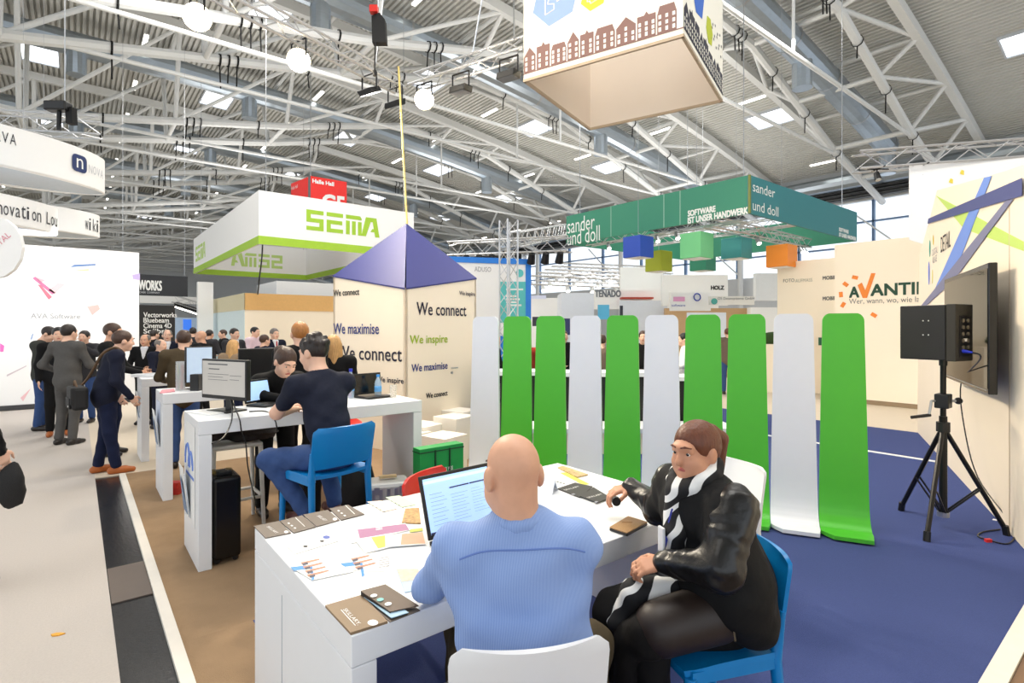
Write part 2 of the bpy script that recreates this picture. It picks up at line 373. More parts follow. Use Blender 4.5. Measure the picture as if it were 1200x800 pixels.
# ================================================================== FURNITURE
def parson_table(label, x0, x1, y0, y1, h, th, leg, group=None):
    t = thing('counter_table', label, 'table', ((x0+x1)/2, (y0+y1)/2, 0), group=group)
    boxo('tabletop', (x0, y0, h-th), (x1, y1, h), WHITE, t, bevel=.004)
    boxo('end_panel', (x0, y0, 0), (x0+leg, y1, h-th-.002), WHITE, t, bevel=.004); boxo('end_panel', (x1-leg, y0, 0), (x1, y1, h-th-.002), WHITE, t, bevel=.004)
    return t
T1 = parson_table('low white counter table strewn with leaflets on the blue carpet', .66, 2.64, 1.61, 2.77, .75, .1, .085)
boxo('joint_line', (.6585, 2.33, 0), (.66, 2.334, .6), M('joint', (170, 176, 186)), T1)
T2 = parson_table('tall white bar table with monitor, laptops and water bottles', .66, 2.42, 4.30, 4.93, 1.05, .1, .085)
T3 = parson_table('tall white bar table with glass cylinder and small black speaker', .66, 2.42, 6.28, 6.88, 1.05, .1, .085)
T4 = parson_table('tall white bar table where men in suits lean', .64, 2.42, 8.28, 8.88, 1.05, .1, .085)
# printed logo and pamphlet holders on the end panels
SKYB = M('print_blue', (110, 140, 215), .6); PAN = M('print_pale', (214, 222, 238), .6)
def arc_logo(T, x, yc, z):
    g_ = quadpatch('logo_sheet', [(x, yc+.2, z-.5), (x, yc-.2, z-.5), (x, yc-.2, z+.22), (x, yc+.2, z+.22)], PAPER, T)
    for k, (dy, w, h_) in enumerate(((.09, .1, .16), (-.05, .09, .12))):
        m = MB()
        for i in range(10):
            a0 = math.pi*i/10; a1 = math.pi*(i+1)/10
            m.tube((x-.004, yc+dy+w*math.cos(a0), z-.1+h_*math.sin(a0)), (x-.004, yc+dy+w*math.cos(a1), z-.1+h_*math.sin(a1)), .009, n=4)
        m.build('logo_arc', SKYB, T)
    quadpatch('logo_line', [(x-.003, yc+.17, z-.17), (x-.003, yc-.17, z-.17), (x-.003, yc-.17, z-.15), (x-.003, yc+.17, z-.15)], SKYB, T)
arc_logo(T2, .658, 4.62, .77)
for T, yc in ((T2, 4.72), (T3, 6.6), (T4, 8.6)):
    h = thing('leaflet_holder', {T2: 'clear pamphlet holder low on the table with the monitor', T3: 'clear pamphlet holder on the table with the glass cylinder', T4: 'clear pamphlet holder on the farther bar table'}[T], 'holder', (.6, yc, .38))
    z = .30 if T is T2 else .5
    MB().prism([(.655, yc-.13, z), (.655, yc+.13, z), (.62, yc+.13, z+.32), (.62, yc-.13, z+.32)], (-.004, 0, 0)).build('pocket', M('clear_acrylic', (205, 214, 224), .1), h)
    MB().prism([(.648, yc-.1, z+.01), (.648, yc+.1, z+.01), (.612, yc+.1, z+.37), (.612, yc-.1, z+.37)], (-.003, 0, 0)).build('pamphlet', PAPER, h)
    MB().prism([(.6435, yc-.09, z+.02), (.6435, yc+.09, z+.02), (.613, yc+.06, z+.29), (.613, yc-.03, z+.25)], (-.003, 0, 0)).build('picture', M('pamphlet_print', (120, 140, 170), .5, var=.5, scale=30), h)
quadpatch('notice', [(.657, 6.8, .72), (.657, 6.45, .72), (.657, 6.45, .95), (.657, 6.8, .95)], PAN, T3)
# ---- moulded plastic chairs
def make_chair(label, mat, loc, rz, seat=.46, top=.82, group=None):
    t = thing('plastic_chair' if seat < .6 else 'bar_chair', label, 'chair' if seat < .6 else 'bar chair', loc, rz, group)
    w = .225
    def fs(a, b):
        x = (2*a-1); e = 1-.10*max(0, (b-.8)/.2)**2
        return (x*w*e, -.20+.40*b, seat-.02*b**6-.012*(1-x*x))
    MB().sheet(fs, 10, 10, .022).build('seat', mat, t, smooth=True, world=False)
    def fb(a, b):
        x = 2*a-1; z = seat+.05+(top-seat-.05)*b; ww = w*(1.0+.02*b)
        if b > .86: ww -= .035*(1-math.sqrt(max(0, 1-((b-.86)/.14)**2)))
        return (x*ww, -.2-.05*b-.045*(1-x*x)*(.4+.6*b), z)
    MB().sheet(fb, 14, 14, .016).build('backrest', mat, t, smooth=True, world=False)
    for s in (-1, 1):
        MB().tube((s*.208, -.19, seat-.01), (s*.222, -.235, 0), .024, .014, n=8).build('leg', mat, t, world=False, smooth=True)
        MB().tube((s*.208, .18, seat-.03), (s*.222, .205, 0), .024, .014, n=8).build('leg', mat, t, world=False, smooth=True)
        MB().tube((s*.208, -.19, seat-.03), (s*.221, -.215, seat+.16), .026, .012, n=8).build('stile', mat, t, world=False, smooth=True)
        MB().obox((s*.212, 0, seat-.03), (.012, 0, 0), (0, .18, 0), (0, 0, .022)).build('side_rail', mat, t, world=False)
        if seat > .6: MB().tube((s*.214, -.215, .3), (s*.218, .2, .3), .012, n=6).build('foot_rail', mat, t, world=False)
    MB().obox((0, .18, seat-.035), (.2, 0, 0), (0, .012, 0), (0, 0, .02)).build('front_rail', mat, t, world=False)
    if seat > .6: MB().tube((-.218, .195, .3), (.218, .195, .3), .012, n=6).build('foot_rail', mat, t, world=False)
    return t
BLUEP = M('blue_plastic', (0, 128, 200), .35, var=.03); REDP = M('red_plastic', (205, 34, 24), .35, var=.03)
def hd(v): return math.atan2(-v[0], v[1])             # heading so that local +Y looks along v
man_dir = (math.sin(math.radians(29)), math.cos(math.radians(29)))
make_chair('white plastic chair with the man in the striped shirt sitting on it', WHITEP, (1.10, 1.30, 0), hd(man_dir))
wom_dir = (-.92, .39); wh = FW*2.22+RT*.765
make_chair('blue plastic chair that the woman in black sits on', BLUEP, (wh.x, wh.y, 0), hd(wom_dir))
make_chair('empty white plastic chair at the far end of the leaflet table', WHITEP, (3.16, 1.92, 0), hd((-1, .25)))
make_chair('red plastic chair tucked behind the open laptop', REDP, (1.76, 2.67, 0), hd((.44, -.89)))
make_chair('tall blue bar chair with the navy-shirted man', BLUEP, (1.34, 3.72, 0), hd((-.18, 1)), .74, 1.06)
make_chair('tall red bar chair behind the bar table', REDP, (2.06, 5.42, 0), hd((-.1, -1)), .74, 1.06)
# ---- backless grey stool with a jacket, suitcases, bags
t = thing('bar_stool', 'pale grey backless bar stool with a jacket thrown on it', 'bar stool', (1.06, 5.16, 0))
STX, STY = 1.06, 5.16
GST = M('pale_grey_plastic', (226, 225, 220), .4)
boxo('seat', (STX-.2, STY-.17, .68), (STX+.2, STY+.17, .72), GST, t, bevel=.02)
for sx in (-1, 1):
    for sy in (-1, 1): MB().tube((STX+sx*.18, STY+sy*.15, .69), (STX+sx*.2, STY+sy*.18, 0), .02, .016).build('leg', GST, t)
    MB().tube((STX+sx*.19, STY-.17, .25), (STX+sx*.19, STY+.17, .25), .014).build('foot_rail', GST, t)
for sy in (-1, 1): MB().tube((STX-.19, STY+sy*.165, .25), (STX+.19, STY+sy*.165, .25), .014).build('foot_rail', GST, t)
DARKC = M('dark_cloth', (44, 37, 35), .7, var=.5, scale=25, bump=.5, bscale=14)
def blob(name, c, r, mat, label=None, cat=None, seed=1, parent=None, n=22, amp=.22):
    rnd = random.Random(seed); W_ = [(Vector((rnd.gauss(0, 1), rnd.gauss(0, 1), rnd.gauss(0, 1)))*3, rnd.random()*6) for _ in range(9)]
    m = MB(); m.sphere((0, 0, 0), 1, n)
    V = []
    for v in m.V:
        f = 1+sum(math.sin(v.dot(w)+p)*amp/3 for w, p in W_)
        V.append(Vector(c)+Vector((v.x*f*r[0], v.y*f*r[1], max(v.z*f, -1)*r[2])))
    o = put(name, V, m.F, mat, parent, smooth=True)
    if label: tag(o, label, cat)
    return o
blob('jacket', (STX+.1, STY-.02, .82), (.33, .2, .1), DARKC, 'black and brown jacket heaped on the grey bar stool', 'jacket', 4, n=40, amp=.4)
blob('coat', (1.56, 4.74, .38), (.1, .13, .38), M('black_cloth', (12, 12, 13), .9, var=.3), 'long black coat hanging down beside the grey bar stool', 'coat', 9)
t = thing('rolling_suitcase', 'tall black hard suitcase standing behind the bar table end', 'suitcase', (.85, 4.5, 0))
boxo('shell', (.755, 4.34, .03), (.945, 4.66, .62), M('gloss_black', (10, 10, 11), .25, var=.1), t, bevel=.025)
boxo('handle', (.80, 4.42, .62), (.90, 4.46, .645), BLACK, t, bevel=.005)
boxo('clasp', (.78, 4.52, .62), (.81, 4.6, .632), M('brass', (180, 150, 90), .3, .8), t); boxo('clasp', (.89, 4.52, .62), (.92, 4.6, .632), M('brass', (180, 150, 90), .3, .8), t)
for a in (.79, .91):
    for b in (4.38, 4.62): MB().tube((a, b-.012, .022), (a, b+.012, .022), .022, n=10).build('wheel', BLACK, t)
t = thing('aluminium_case', 'ribbed silver aluminium case standing by the bar table leg', 'suitcase', (2.02, 4.16, 0), rz=math.radians(-20))
m = MB().box((-.17, -.13, .02), (.17, .13, .44)); m.build('shell', M('brushed_aluminium', (206, 206, 204), .4, .45, var=.1), t, world=False, bevel=.03)
for i in range(5):
    boxo('rib', (-.14+i*.06, -.14, .06), (-.115+i*.06, -.128, .40), STEEL, t, world=False)
boxo('handle', (-.07, -.02, .455), (.07, .02, .475), M('tan_handle', (196, 170, 130), .5), t, world=False)
for s in (-1, 1): boxo('latch', (s*.1-.02, -.15, .36), (s*.1+.02, -.128, .42), STEEL, t, world=False)
blob('backpack', (1.84, 4.42, .31), (.17, .12, .36), M('backpack_black', (13, 13, 15), .8, var=.2, bump=.3, bscale=40), 'black backpack leaning behind the silver case', 'backpack', 3, amp=.08)
# ---- standing green and white panels
GREENP = M('green_panel', (80, 190, 50), .38, var=.02); WHP = M('cool_white_panel', (234, 238, 246), .4, var=.015)
PROF = [(-.27, .03), (-.2, .03), (-.11, .04), (-.06, .075), (-.025, .13), (-.008, .2)]+[(.0+.03*(i/11), .2+1.55*(i/11)) for i in range(1, 11)]+[(.03, 1.755), (.03, 1.775), (.03, 1.79), (.03, 1.803), (.03, 1.812), (.03, 1.818), (.03, 1.8215)]
cols = 'GWGGWGWGGW'                                     # from the speaker end
names = ['at the row end by the speaker stand', 'next to the last green panel by the speaker stand', 'third in the row from the speaker stand', 'fourth in the row from the speaker stand', 'fifth in the row from the speaker stand', 'sixth in the row from the speaker stand', 'fourth in the row from the tower', 'third in the row from the tower', 'second in the row from the tower', 'nearest the tower with the blue roof']
rowd = (-RT*.34+FW*.146).normalized(); rowf = (-FW*.34-RT*.146).normalized()
def panel(a, b, p0):
    k = b*(len(PROF)-1); i = min(int(k), len(PROF)-2); f = k-i
    x = PROF[i][0]*(1-f)+PROF[i+1][0]*f; z = PROF[i][1]*(1-f)+PROF[i+1][1]*f
    w = .183-.033*max(0, z-.1)/1.72
    if z > 1.755: w -= .06*(1-math.sqrt(max(0, 1-((z-1.755)/.068)**2)))
    off = 0
    if x < -.17: w -= .05*((-.17-x)/.1); off = -.035*((-.17-x)/.1)
    return p0+rowd*((2*a-1)*w+off)-rowf*x+UP*z
for i, (c, nm) in enumerate(zip(cols, names)):
    p0 = RT*(2.765-.34*i)+FW*(4.52+.146*i)
    o = MB().sheet(lambda a, b: panel(a, b, p0), 8, 66, .03).build('standing_panel', GREENP if c == 'G' else WHP, smooth=True)
    tag(o, ('tall rounded green panel ' if c == 'G' else 'tall rounded white panel ')+nm, 'panel', 'row of rounded standing panels')
# ---- speaker on tripod, cable, wall screen
pc = Vector((5.83, 1.31, 0)); feet = [atz(1056, 598), atz(1086, 634), atz(1180, 627)]
pc = (feet[0]+feet[1]+feet[2])/3
t = thing('speaker_stand', 'black tripod speaker stand with crank on the blue carpet', 'stand', pc)
MB().tube(pc+UP*.12, pc+UP*1.44, .022, n=10).build('pole', BLACKM, t); MB().tube(pc+UP*.1, pc+UP*.95, .03, n=10).build('lower_tube', BLACKM, t)
hub = pc+UP*.86; low = pc+UP*.12
MB().tube(hub-UP*.04, hub+UP*.04, .05, n=10).build('hub', BLACK, t); MB().tube(low-UP*.02, low+UP*.02, .045, n=10).build('lower_hub', STEEL, t)
for f in feet:
    MB().tube(hub, f+UP*.03+(hub-f).normalized()*.0, .019, n=8).build('leg', BLACKM, t); MB().tube(f+UP*.05+(hub-f).normalized()*.03, f+UP*.0, .026, n=8).build('rubber_foot', BLACK, t)
    k = f.lerp(hub, .42); s = (f-pc).cross(UP).normalized()*.02
    MB().tube(low+s, k+s, .008, n=5).build('brace', BLACKM, t); MB().tube(low-s, k-s, .008, n=5).build('brace', BLACKM, t)
cb = pc+UP*1.08
boxo('winch', cb+Vector((-.06, -.05, -.06)), cb+Vector((.06, .05, .06)), BLACK, t, bevel=.008)
MB().tube(cb+RT*.05, cb+RT*.12, .012).build('knob_stem', STEEL, t); MB().sphere(cb+RT*.13, .03).build('knob', BLACK, t)
MB().path([cb-RT*.05, cb-RT*.1, cb-RT*.12-UP*.12], .01).build('crank', STEEL, t); MB().tube(cb-RT*.11-UP*.12, cb-RT*.27-UP*.14, .014).build('crank_grip', BLACK, t)
sd = Vector((wd.x, wd.y, 0))                          # speaker turned with the stand wall
c = pc+UP*1.66; e1 = (RT*.47-FW*.88).normalized(); e2 = (FW*.47+RT*.88).normalized()
t = thing('loudspeaker', 'black loudspeaker box on the tripod stand', 'loudspeaker', (pc.x, pc.y, 1.43))
c = c-e1*.06
MB().obox(c-e1*.03, e1*.17, e2*.15, UP*.23).build('cabinet', M('speaker_black', (14, 15, 19), .6, var=.15, bump=.2, bscale=300), t, bevel=.008)
MB().obox(c+e1*.175, e1*.035, e2*.145, UP*.235).build('rear_shell', M('speaker_rear', (40, 37, 30), .6), t, bevel=.006)
bp = c+e1*.211
MB().obox(bp-UP*.03, e1*.003, e2*.09, UP*.17).build('rear_panel', BLACK, t)
for i in range(5):
    for j in (-1, 1): MB().tube(bp+UP*(.1-i*.055)+e2*.04*j, bp+UP*(.1-i*.055)+e2*.04*j+e1*.012, .016, n=8).build('socket', M('socket_grey', (120, 112, 96), .4, .3), t)
MB().obox(bp-UP*.06+e1*.004, e1*.002, e2*.03, UP*.012).build('label_plate', PAPER, t)
for z in (.1, -.02): 
    for xx in (-.02, .02): MB().sphere(c-e2*.152+UP*z+e1*xx, .006, 6).build('screw', STEEL, t)
blue = MB().tube(bp-UP*.15-e2*.04, bp-UP*.16-e2*.04+e1*.07, .016, .007, n=8); blue.build('plug', M('plug_blue', (40, 60, 210), .4), t)
MB().tube(pc+UP*1.38, pc+UP*1.44, .03, n=10).build('mount', BLACK, t)
st = bp-UP*.16-e2*.04+e1*.07
P = []
w0 = onwall(1150, 560); 
key = [st, st+e1*.05-UP*.05, onwall(1144, 450)+wn*.12, onwall(1148, 500)+wn*.12, onwall(1162, 560)+wn*.1, atz(1184, 612, .06), atz(1189, 628, .008), atz(1180, 637, .008), atz(1160, 633, .008), atz(1146, 628, .008), atz(1152, 623, .008), atz(1172, 620, .008)]
def smooth_path(K, n=6):
    K = [Vector(k) for k in K]; out = []
    for i in range(len(K)-1):
        p0 = K[max(i-1, 0)]; p1 = K[i]; p2 = K[i+1]; p3 = K[min(i+2, len(K)-1)]
        for j in range(n):
            t_ = j/n; out.append(.5*((2*p1)+(p2-p0)*t_+(2*p0-5*p1+4*p2-p3)*t_*t_+(-p0+3*p1-3*p2+p3)*t_**3))
    return out+[K[-1]]
tc = thing('speaker_cable', 'thin black cable looping from loudspeaker to the carpet', 'cable', atz(1184, 628, 0))
MB().path(smooth_path(key), .006, 5).build('cord', BLACK, tc)
q = atz(1158, 633, .012); MB().obox(q, RT*.022, FW*.012, UP*.012).build('tie_wrap', M('red_tape', (220, 40, 40), .5), tc)
tag(boxo('paper_scrap', atz(1166, 609, 0)-Vector((.02, .015, 0)), atz(1166, 609, 0)+Vector((.02, .015, .003)), PAPER), 'tiny white paper scrap on the blue carpet', 'paper')
# screen
A_, B_, C_, D_ = [onplane(u, v, WR0+wn*.16, wn) for u, v in ((1108, 328), (1160, 307), (1160, 462), (1108, 442))]
t = thing('wall_screen', 'large black flat screen mounted on the cream stand wall', 'screen', (B_+D_)/2-UP*.4)
cc = (A_+B_+C_+D_)/4; hw = (A_-B_).length/2; hh = ((B_.z-C_.z)+(A_.z-D_.z))/4
MB().obox(cc-wn*.02, wd*hw, wn*.03, UP*hh).build('case', M('gloss_bezel', (12, 12, 13), .2), t, bevel=.008)
MB().obox(cc+wn*.0115, wd*(hw-.02), wn*.001, UP*(hh-.045)+Vector((0, 0, 0))).build('display', M('screen_glass', (8, 8, 9), .03, var=.02), t)
MB().obox(cc+wn*.0125-UP*(hh-.03), wd*(hw*.95), wn*.001, UP*.004).build('bezel_line', STEEL, t)
MB().obox(cc-wn*.09, wd*.2, wn*.045, UP*.16).build('bracket', BLACKM, t)
# ---- tower with blue folded roof
nl = FW*7.3+RT*(-1.435); th = math.radians(34.6); s_ = 1.53
Ld = (-RT*math.cos(th)+FW*math.sin(th)); Rd = (RT*math.sin(th)+FW*math.cos(th))
c0 = nl; cL = nl+Ld*s_; cR = nl+Rd*s_; cB = nl+Ld*s_+Rd*s_
tw = thing('tower_booth', 'square cream tower printed with slogans under a blue pointed roof', 'tower', (c0+cB)/2)
za, zs, zap = 2.235, 2.485, 3.31
def face(p, q, zp, zq, name):
    nrm = (q-p).cross(UP).normalized()
    return MB().prism([p, q, q+UP*zq, p+UP*zp], nrm*-.04).build(name, CREAM, tw)
face(cL, c0, zs, za, 'wall'); face(c0, cR, za, zs, 'wall'); face(cR, cB, zs, za, 'wall'); face(cB, cL, za, zs, 'wall')
NAVYR = M('navy_roof', (42, 48, 116), .5, var=.03); ap = (c0+cB)/2+UP*zap
for p, q, zp, zq in ((cL, c0, zs, za), (c0, cR, za, zs), (cR, cB, zs, za), (cB, cL, za, zs)):
    o = ((p+q)/2-(c0+cB)/2).normalized()*.012
    MB().prism([p+UP*zp+o, q+UP*zq+o, ap], -UP*.02).build('roof_panel', NAVYR, tw)
NAVYI = M('slogan_navy', (52, 62, 130), .6); DARKI = M('slogan_dark', (34, 30, 52), .6); LIME = M('slogan_lime', (160, 186, 40), .6); GREYI = M('slogan_grey', (110, 104, 104), .6)
nL = (c0-cL).cross(UP).normalized(); nR = (cR-c0).cross(UP).normalized()
def slogan(body, u0, v0, u1, v1, left, mat):
    p0, nrm, dr = (c0, nL, (c0-cL).normalized()) if left else (c0, nR, (cR-c0).normalized())
    a = onplane(u0, v0, p0+nrm*.002, nrm); b = onplane(u1, v1, p0+nrm*.002, nrm); h = onplane(u0, v1, p0+nrm*.002, nrm)
    text(body, a, dr, UP, (b-a).dot(dr), None if v1 is None else (h-a).z, mat, tw, 'slogan', bold=.004)
slogan('We connect', 391, 347, 421, 340, True, INK); slogan('We maximise', 391, 391, 444, 379, True, NAVYI); slogan('We connect', 395, 420, 471, 405, True, DARKI); slogan('We inspire', 441, 449, 473, 441, True, DARKI)
slogan('We connect', 488, 369, 546, 354, False, DARKI); slogan('We inspire', 480, 406, 524, 393, False, LIME); slogan('We maximise', 482, 436, 524, 427, False, NAVYI); slogan('We connect', 499, 467, 524, 461, False, INK); slogan('We inspire', 538, 347, 556, 341, False, GREYI)
hnd = onplane(529, 431, c0+nR*.01, nR); MB().tube(hnd, hnd+nR*.04, .01).tube(hnd+nR*.04, hnd+nR*.04+(cR-c0).normalized()*.1, .009).build('door_handle', STEEL, tw)
MB().tube(hnd-UP*.07, hnd-UP*.07+nR*.02, .018).build('lock', STEEL, tw)
# ---- white cube seats and green bag
CUBE = M('white_cube', (244, 238, 228), .55, var=.02)
for i, (u, v, h, lab) in enumerate(((520, 538, .42, 'white cube seat right behind the green bag'), (533, 524, .55, 'taller white cube seat behind the others'), (496, 527, .47, 'white cube seat beside the bar table leg'), (540, 508, .5, 'white cube seat against the cream tower'), (478, 534, .42, 'low white cube seat half hidden by the bar table leg'))):
    p = atz(u, v+12, 0); m = MB().obox(p+UP*h/2, Ld*.2, Rd*.2, UP*h/2)
    tag(m.build('cube_seat', CUBE, bevel=.006), lab, 'cube seat', 'white cube seats by the tower')
bx = onplane(491, 553, (0, 3.55, 0), (0, 1, 0)); bz0 = 0
b0 = ony(492, 545, 3.75); b1 = ony(543, 545, 3.75); topz = ony(517, 523, 3.75).z
GRB = M('green_bag', (0, 150, 66), .5, var=.05)
t = thing('carrier_bag', 'green paper carrier bag with white lettering in front of white cubes', 'bag', ((b0.x+b1.x)/2, 3.8, 0))
boxo('bag_body', (b0.x, 3.75, 0), (b1.x, 3.86, topz), GRB, t)
boxo('rim', (b0.x-.002, 3.745, topz-.035), (b1.x+.002, 3.865, topz-.025), M('bag_band', (10, 70, 40), .6), t)
for f in (.34, .67): boxo('cord', (b0.x+(b1.x-b0.x)*f-.006, 3.742, topz-.36), (b0.x+(b1.x-b0.x)*f+.006, 3.75, topz-.02), M('bag_cord', (8, 60, 34), .6), t)
wb = b1.x-b0.x
text('Wir wissen was', (b0.x+wb*.24, 3.748, topz-.2), (1, 0, 0), UP, wb*.5, .045, PAPER, t); text('Planer', (b0.x+wb*.24, 3.748, topz-.26), (1, 0, 0), UP, wb*.24, .045, PAPER, t)
# ================================================================== HANGING SIGNS AND NEIGHBOURING STANDS
def Mp(rgb, **k): return M('p_%d_%d_%d' % rgb, rgb, .6, var=.03, **k)
def lattice(label, p, q, size=.3, step=.3, parent=None, name='lighting_truss', up=UP, sides=4, group=None, r=.022):
    """aluminium lattice truss from p to q: chords as parts, the zigzag lacing joined"""
    p = Vector(p); q = Vector(q); d = (q-p).normalized(); a = d.cross(UP) if abs(d.z) < .9 else d.cross(Vector((1, 0, 0))); a.normalize(); b = a.cross(d).normalized()
    t = thing(name, label, 'truss', p if p.z < q.z else q, group=group) if parent is None else parent
    h = size/2; K = [a*h+b*h, -a*h+b*h, -a*h-b*h, a*h-b*h] if sides == 4 else [b*h, -a*h-b*h*.7, a*h-b*h*.7]
    for k in K: MB().tube(p+k, q+k, r, n=6).build('chord', ALU, t)
    m = MB(); n = max(2, int((q-p).length/step))
    for i in range(len(K)):
        k0, k1 = K[i], K[(i+1) % len(K)]
        for j in range(n):
            s0 = p+(q-p)*(j/n); s1 = p+(q-p)*((j+1)/n)
            m.tube(s0+(k0 if j % 2 else k1), s1+(k1 if j % 2 else k0), r*.5, n=4, caps=False)
    m.build('lacing', ALU, t)['kind'] = 'stuff'
    return t
def spot(label, p, aim, group, col=BLACK, lit=None, r=.09, ln=.22):
    p = Vector(p); aim = Vector(aim).normalized()
    t = thing('spotlight', label, 'spotlight', p-UP*ln, group=group)
    MB().tube(p, p-UP*.1, .012, n=5).build('clamp', BLACKM, t)
    MB().tube(p-RT*.22, p+RT*.22, .012, n=5).build('bracket', BLACKM, t); MB().tube(p-FW*.22, p+FW*.22, .012, n=5).build('bracket', BLACKM, t)
    c = p-UP*.12; MB().tube(c-aim*ln*.4, c+aim*ln*.6, r*.75, r, n=10).build('housing', col, t)
    MB().tube(c+aim*ln*.6, c+aim*(ln*.6+.01), r*.85, n=10).build('lens', lit or STEEL, t)
    return t
GLOW = M('lamp_glow', (255, 236, 190), .4, var=.01, emit=30); GLOWW = M('lamp_glow_white', (255, 250, 240), .4, var=.01, emit=8)
# ---- big hanging cube printed with a street of houses (aligned with the stand: axes b1, b2)
be = math.radians(32.5); b1 = RT*math.sin(be)+FW*math.cos(be); b2 = -RT*math.cos(be)+FW*math.sin(be)
h_ = 3.8; k0 = atd(801, 41, h_*FO/(HV-41)); sd_ = .64*h_
hc = thing('hanging_cube', 'big white open-bottomed cube sign printed with a row of houses', 'hanging sign', k0+(b1+b2)*sd_/2)
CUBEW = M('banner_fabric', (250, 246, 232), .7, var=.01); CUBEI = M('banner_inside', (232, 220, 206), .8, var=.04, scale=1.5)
H2 = 2.3
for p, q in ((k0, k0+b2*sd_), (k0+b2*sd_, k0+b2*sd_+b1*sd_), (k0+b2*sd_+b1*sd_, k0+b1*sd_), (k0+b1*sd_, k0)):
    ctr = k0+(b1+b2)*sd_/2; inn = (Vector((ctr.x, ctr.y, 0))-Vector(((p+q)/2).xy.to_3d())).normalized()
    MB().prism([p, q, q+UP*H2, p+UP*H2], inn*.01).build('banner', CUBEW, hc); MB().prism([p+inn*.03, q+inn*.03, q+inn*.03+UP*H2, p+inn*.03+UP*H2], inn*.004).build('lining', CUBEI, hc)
    MB().obox((p+q)/2+inn*.015, (q-p)/2, inn*.02, UP*.02).build('hem_bar', M('bar_beige', (186, 166, 140), .5), hc)
def houses(o, dx, nrm, L, rgb, seed):
    rnd = random.Random(seed); x = 0; mat = Mp(rgb); k = 0
    while x < L-.12:
        w = min(.2+.12*rnd.random(), L-x); hgt = .3+.08*rnd.random(); ty = k % 3; k += 1; g0 = .01
        if ty == 0: P = [(g0, .1), (w-g0, .1), (w-g0, .1+hgt*.72), (w/2, .1+hgt*1.1), (g0, .1+hgt*.72)]
        elif ty == 1: P = [(g0, .1), (w-g0, .1), (w-g0, .1+hgt), (w*.62, .1+hgt), (w*.5, .1+hgt*1.15), (w*.38, .1+hgt), (g0, .1+hgt)]
        else: P = [(g0, .1), (w-g0, .1), (w-g0, .1+hgt*.7), (w*.85, .1+hgt), (w*.15, .1+hgt), (g0, .1+hgt*.7)]
        hp = MB().prism([o+dx*(x+a)+UP*b+nrm*.003 for a, b in P], nrm*.002).build('house_print', mat, hc)
        wn_ = 3 if w > .26 else 2
        for r_ in range(3):
            for c_ in range(wn_):
                wx = w*(c_+.5)/wn_; wz = .13+r_*hgt*.23; dh = .05 if r_ else .055
                if r_ == 2 and ty == 0 and wn_ == 3 and c_ != 1: continue
                MB().prism([o+dx*(x+wx+a)+UP*(wz+b)+nrm*.006 for a, b in ((-.018, 0), (.018, 0), (.018, dh), (-.018, dh))], nrm*.001).build('window_print', CUBEW, hp)
        x += w
    MB().prism([o+dx*a+UP*b+nrm*.003 for a, b in ((0, .09), (L, .09), (L, .105), (0, .105))], nrm*.002).build('ground_print', mat, hc)
houses(k0+b2*sd_, -b2, -b1, sd_, (134, 100, 92), 3); houses(k0, b1, -b2, sd_, (44, 42, 58), 5)
def hexa(o, dx, nrm, cx, cz, r, rgb, rot=0.):
    return MB().prism([o+dx*(cx+r*math.cos(t+rot))+UP*(cz+r*math.sin(t+rot))+nrm*.003 for t in [i*math.pi/3 for i in range(6)]], nrm*.002).build('hexagon_print', Mp(rgb), hc)
o_ = k0+b2*sd_
def pc_(u, v): 
    q = onplane(u, v, o_, b1)-o_; return -q.dot(b2), q.z
for (u, v, r, rgb, rot) in ((651, -2, .40, (150, 174, 232), .25), (696, -5, .21, (246, 232, 60), .25)):
    cx, cz = pc_(u, v); hp = hexa(o_, -b2, -b1, cx, cz, r, rgb, rot)
    cl = MB(); pts = [(-.17, .2), (-.17, -.2), (-.02, -.16), (-.02, -.08), (-.13, -.05), (-.1, .06), (0, .1), (.1, .05), (.1, -.03), (.03, -.06), (.03, 0)] if r > .3 else [(-.1, .1), (-.1, -.06), (-.06, -.06), (-.05, -.1), (.1, -.06), (.1, .06)]
    cl.path([o_-b2*(cx+a)+UP*(cz+b)-b1*.007 for a, b in pts], .009, 4); cl.build('icon_line', CUBEW, hp)
hexa(k0, b1, -b2, .75, .95, .36, (60, 110, 205), .2); hexa(k0, b1, -b2, 1.45, .72, .22, (190, 200, 40), .2); 
for i in range(14):
    a = 1.55+(i % 5)*.17+.05*(i//5); b = .65+.13*(i//5)+.06*(i % 2); MB().prism([k0+b1*(a+x)+UP*(b+z)-b2*.004 for x, z in ((0, 0), (.05, 0), (.05, .035), (0, .035))], -b2*.001).build('speck_print', Mp((44, 42, 58)), hc)
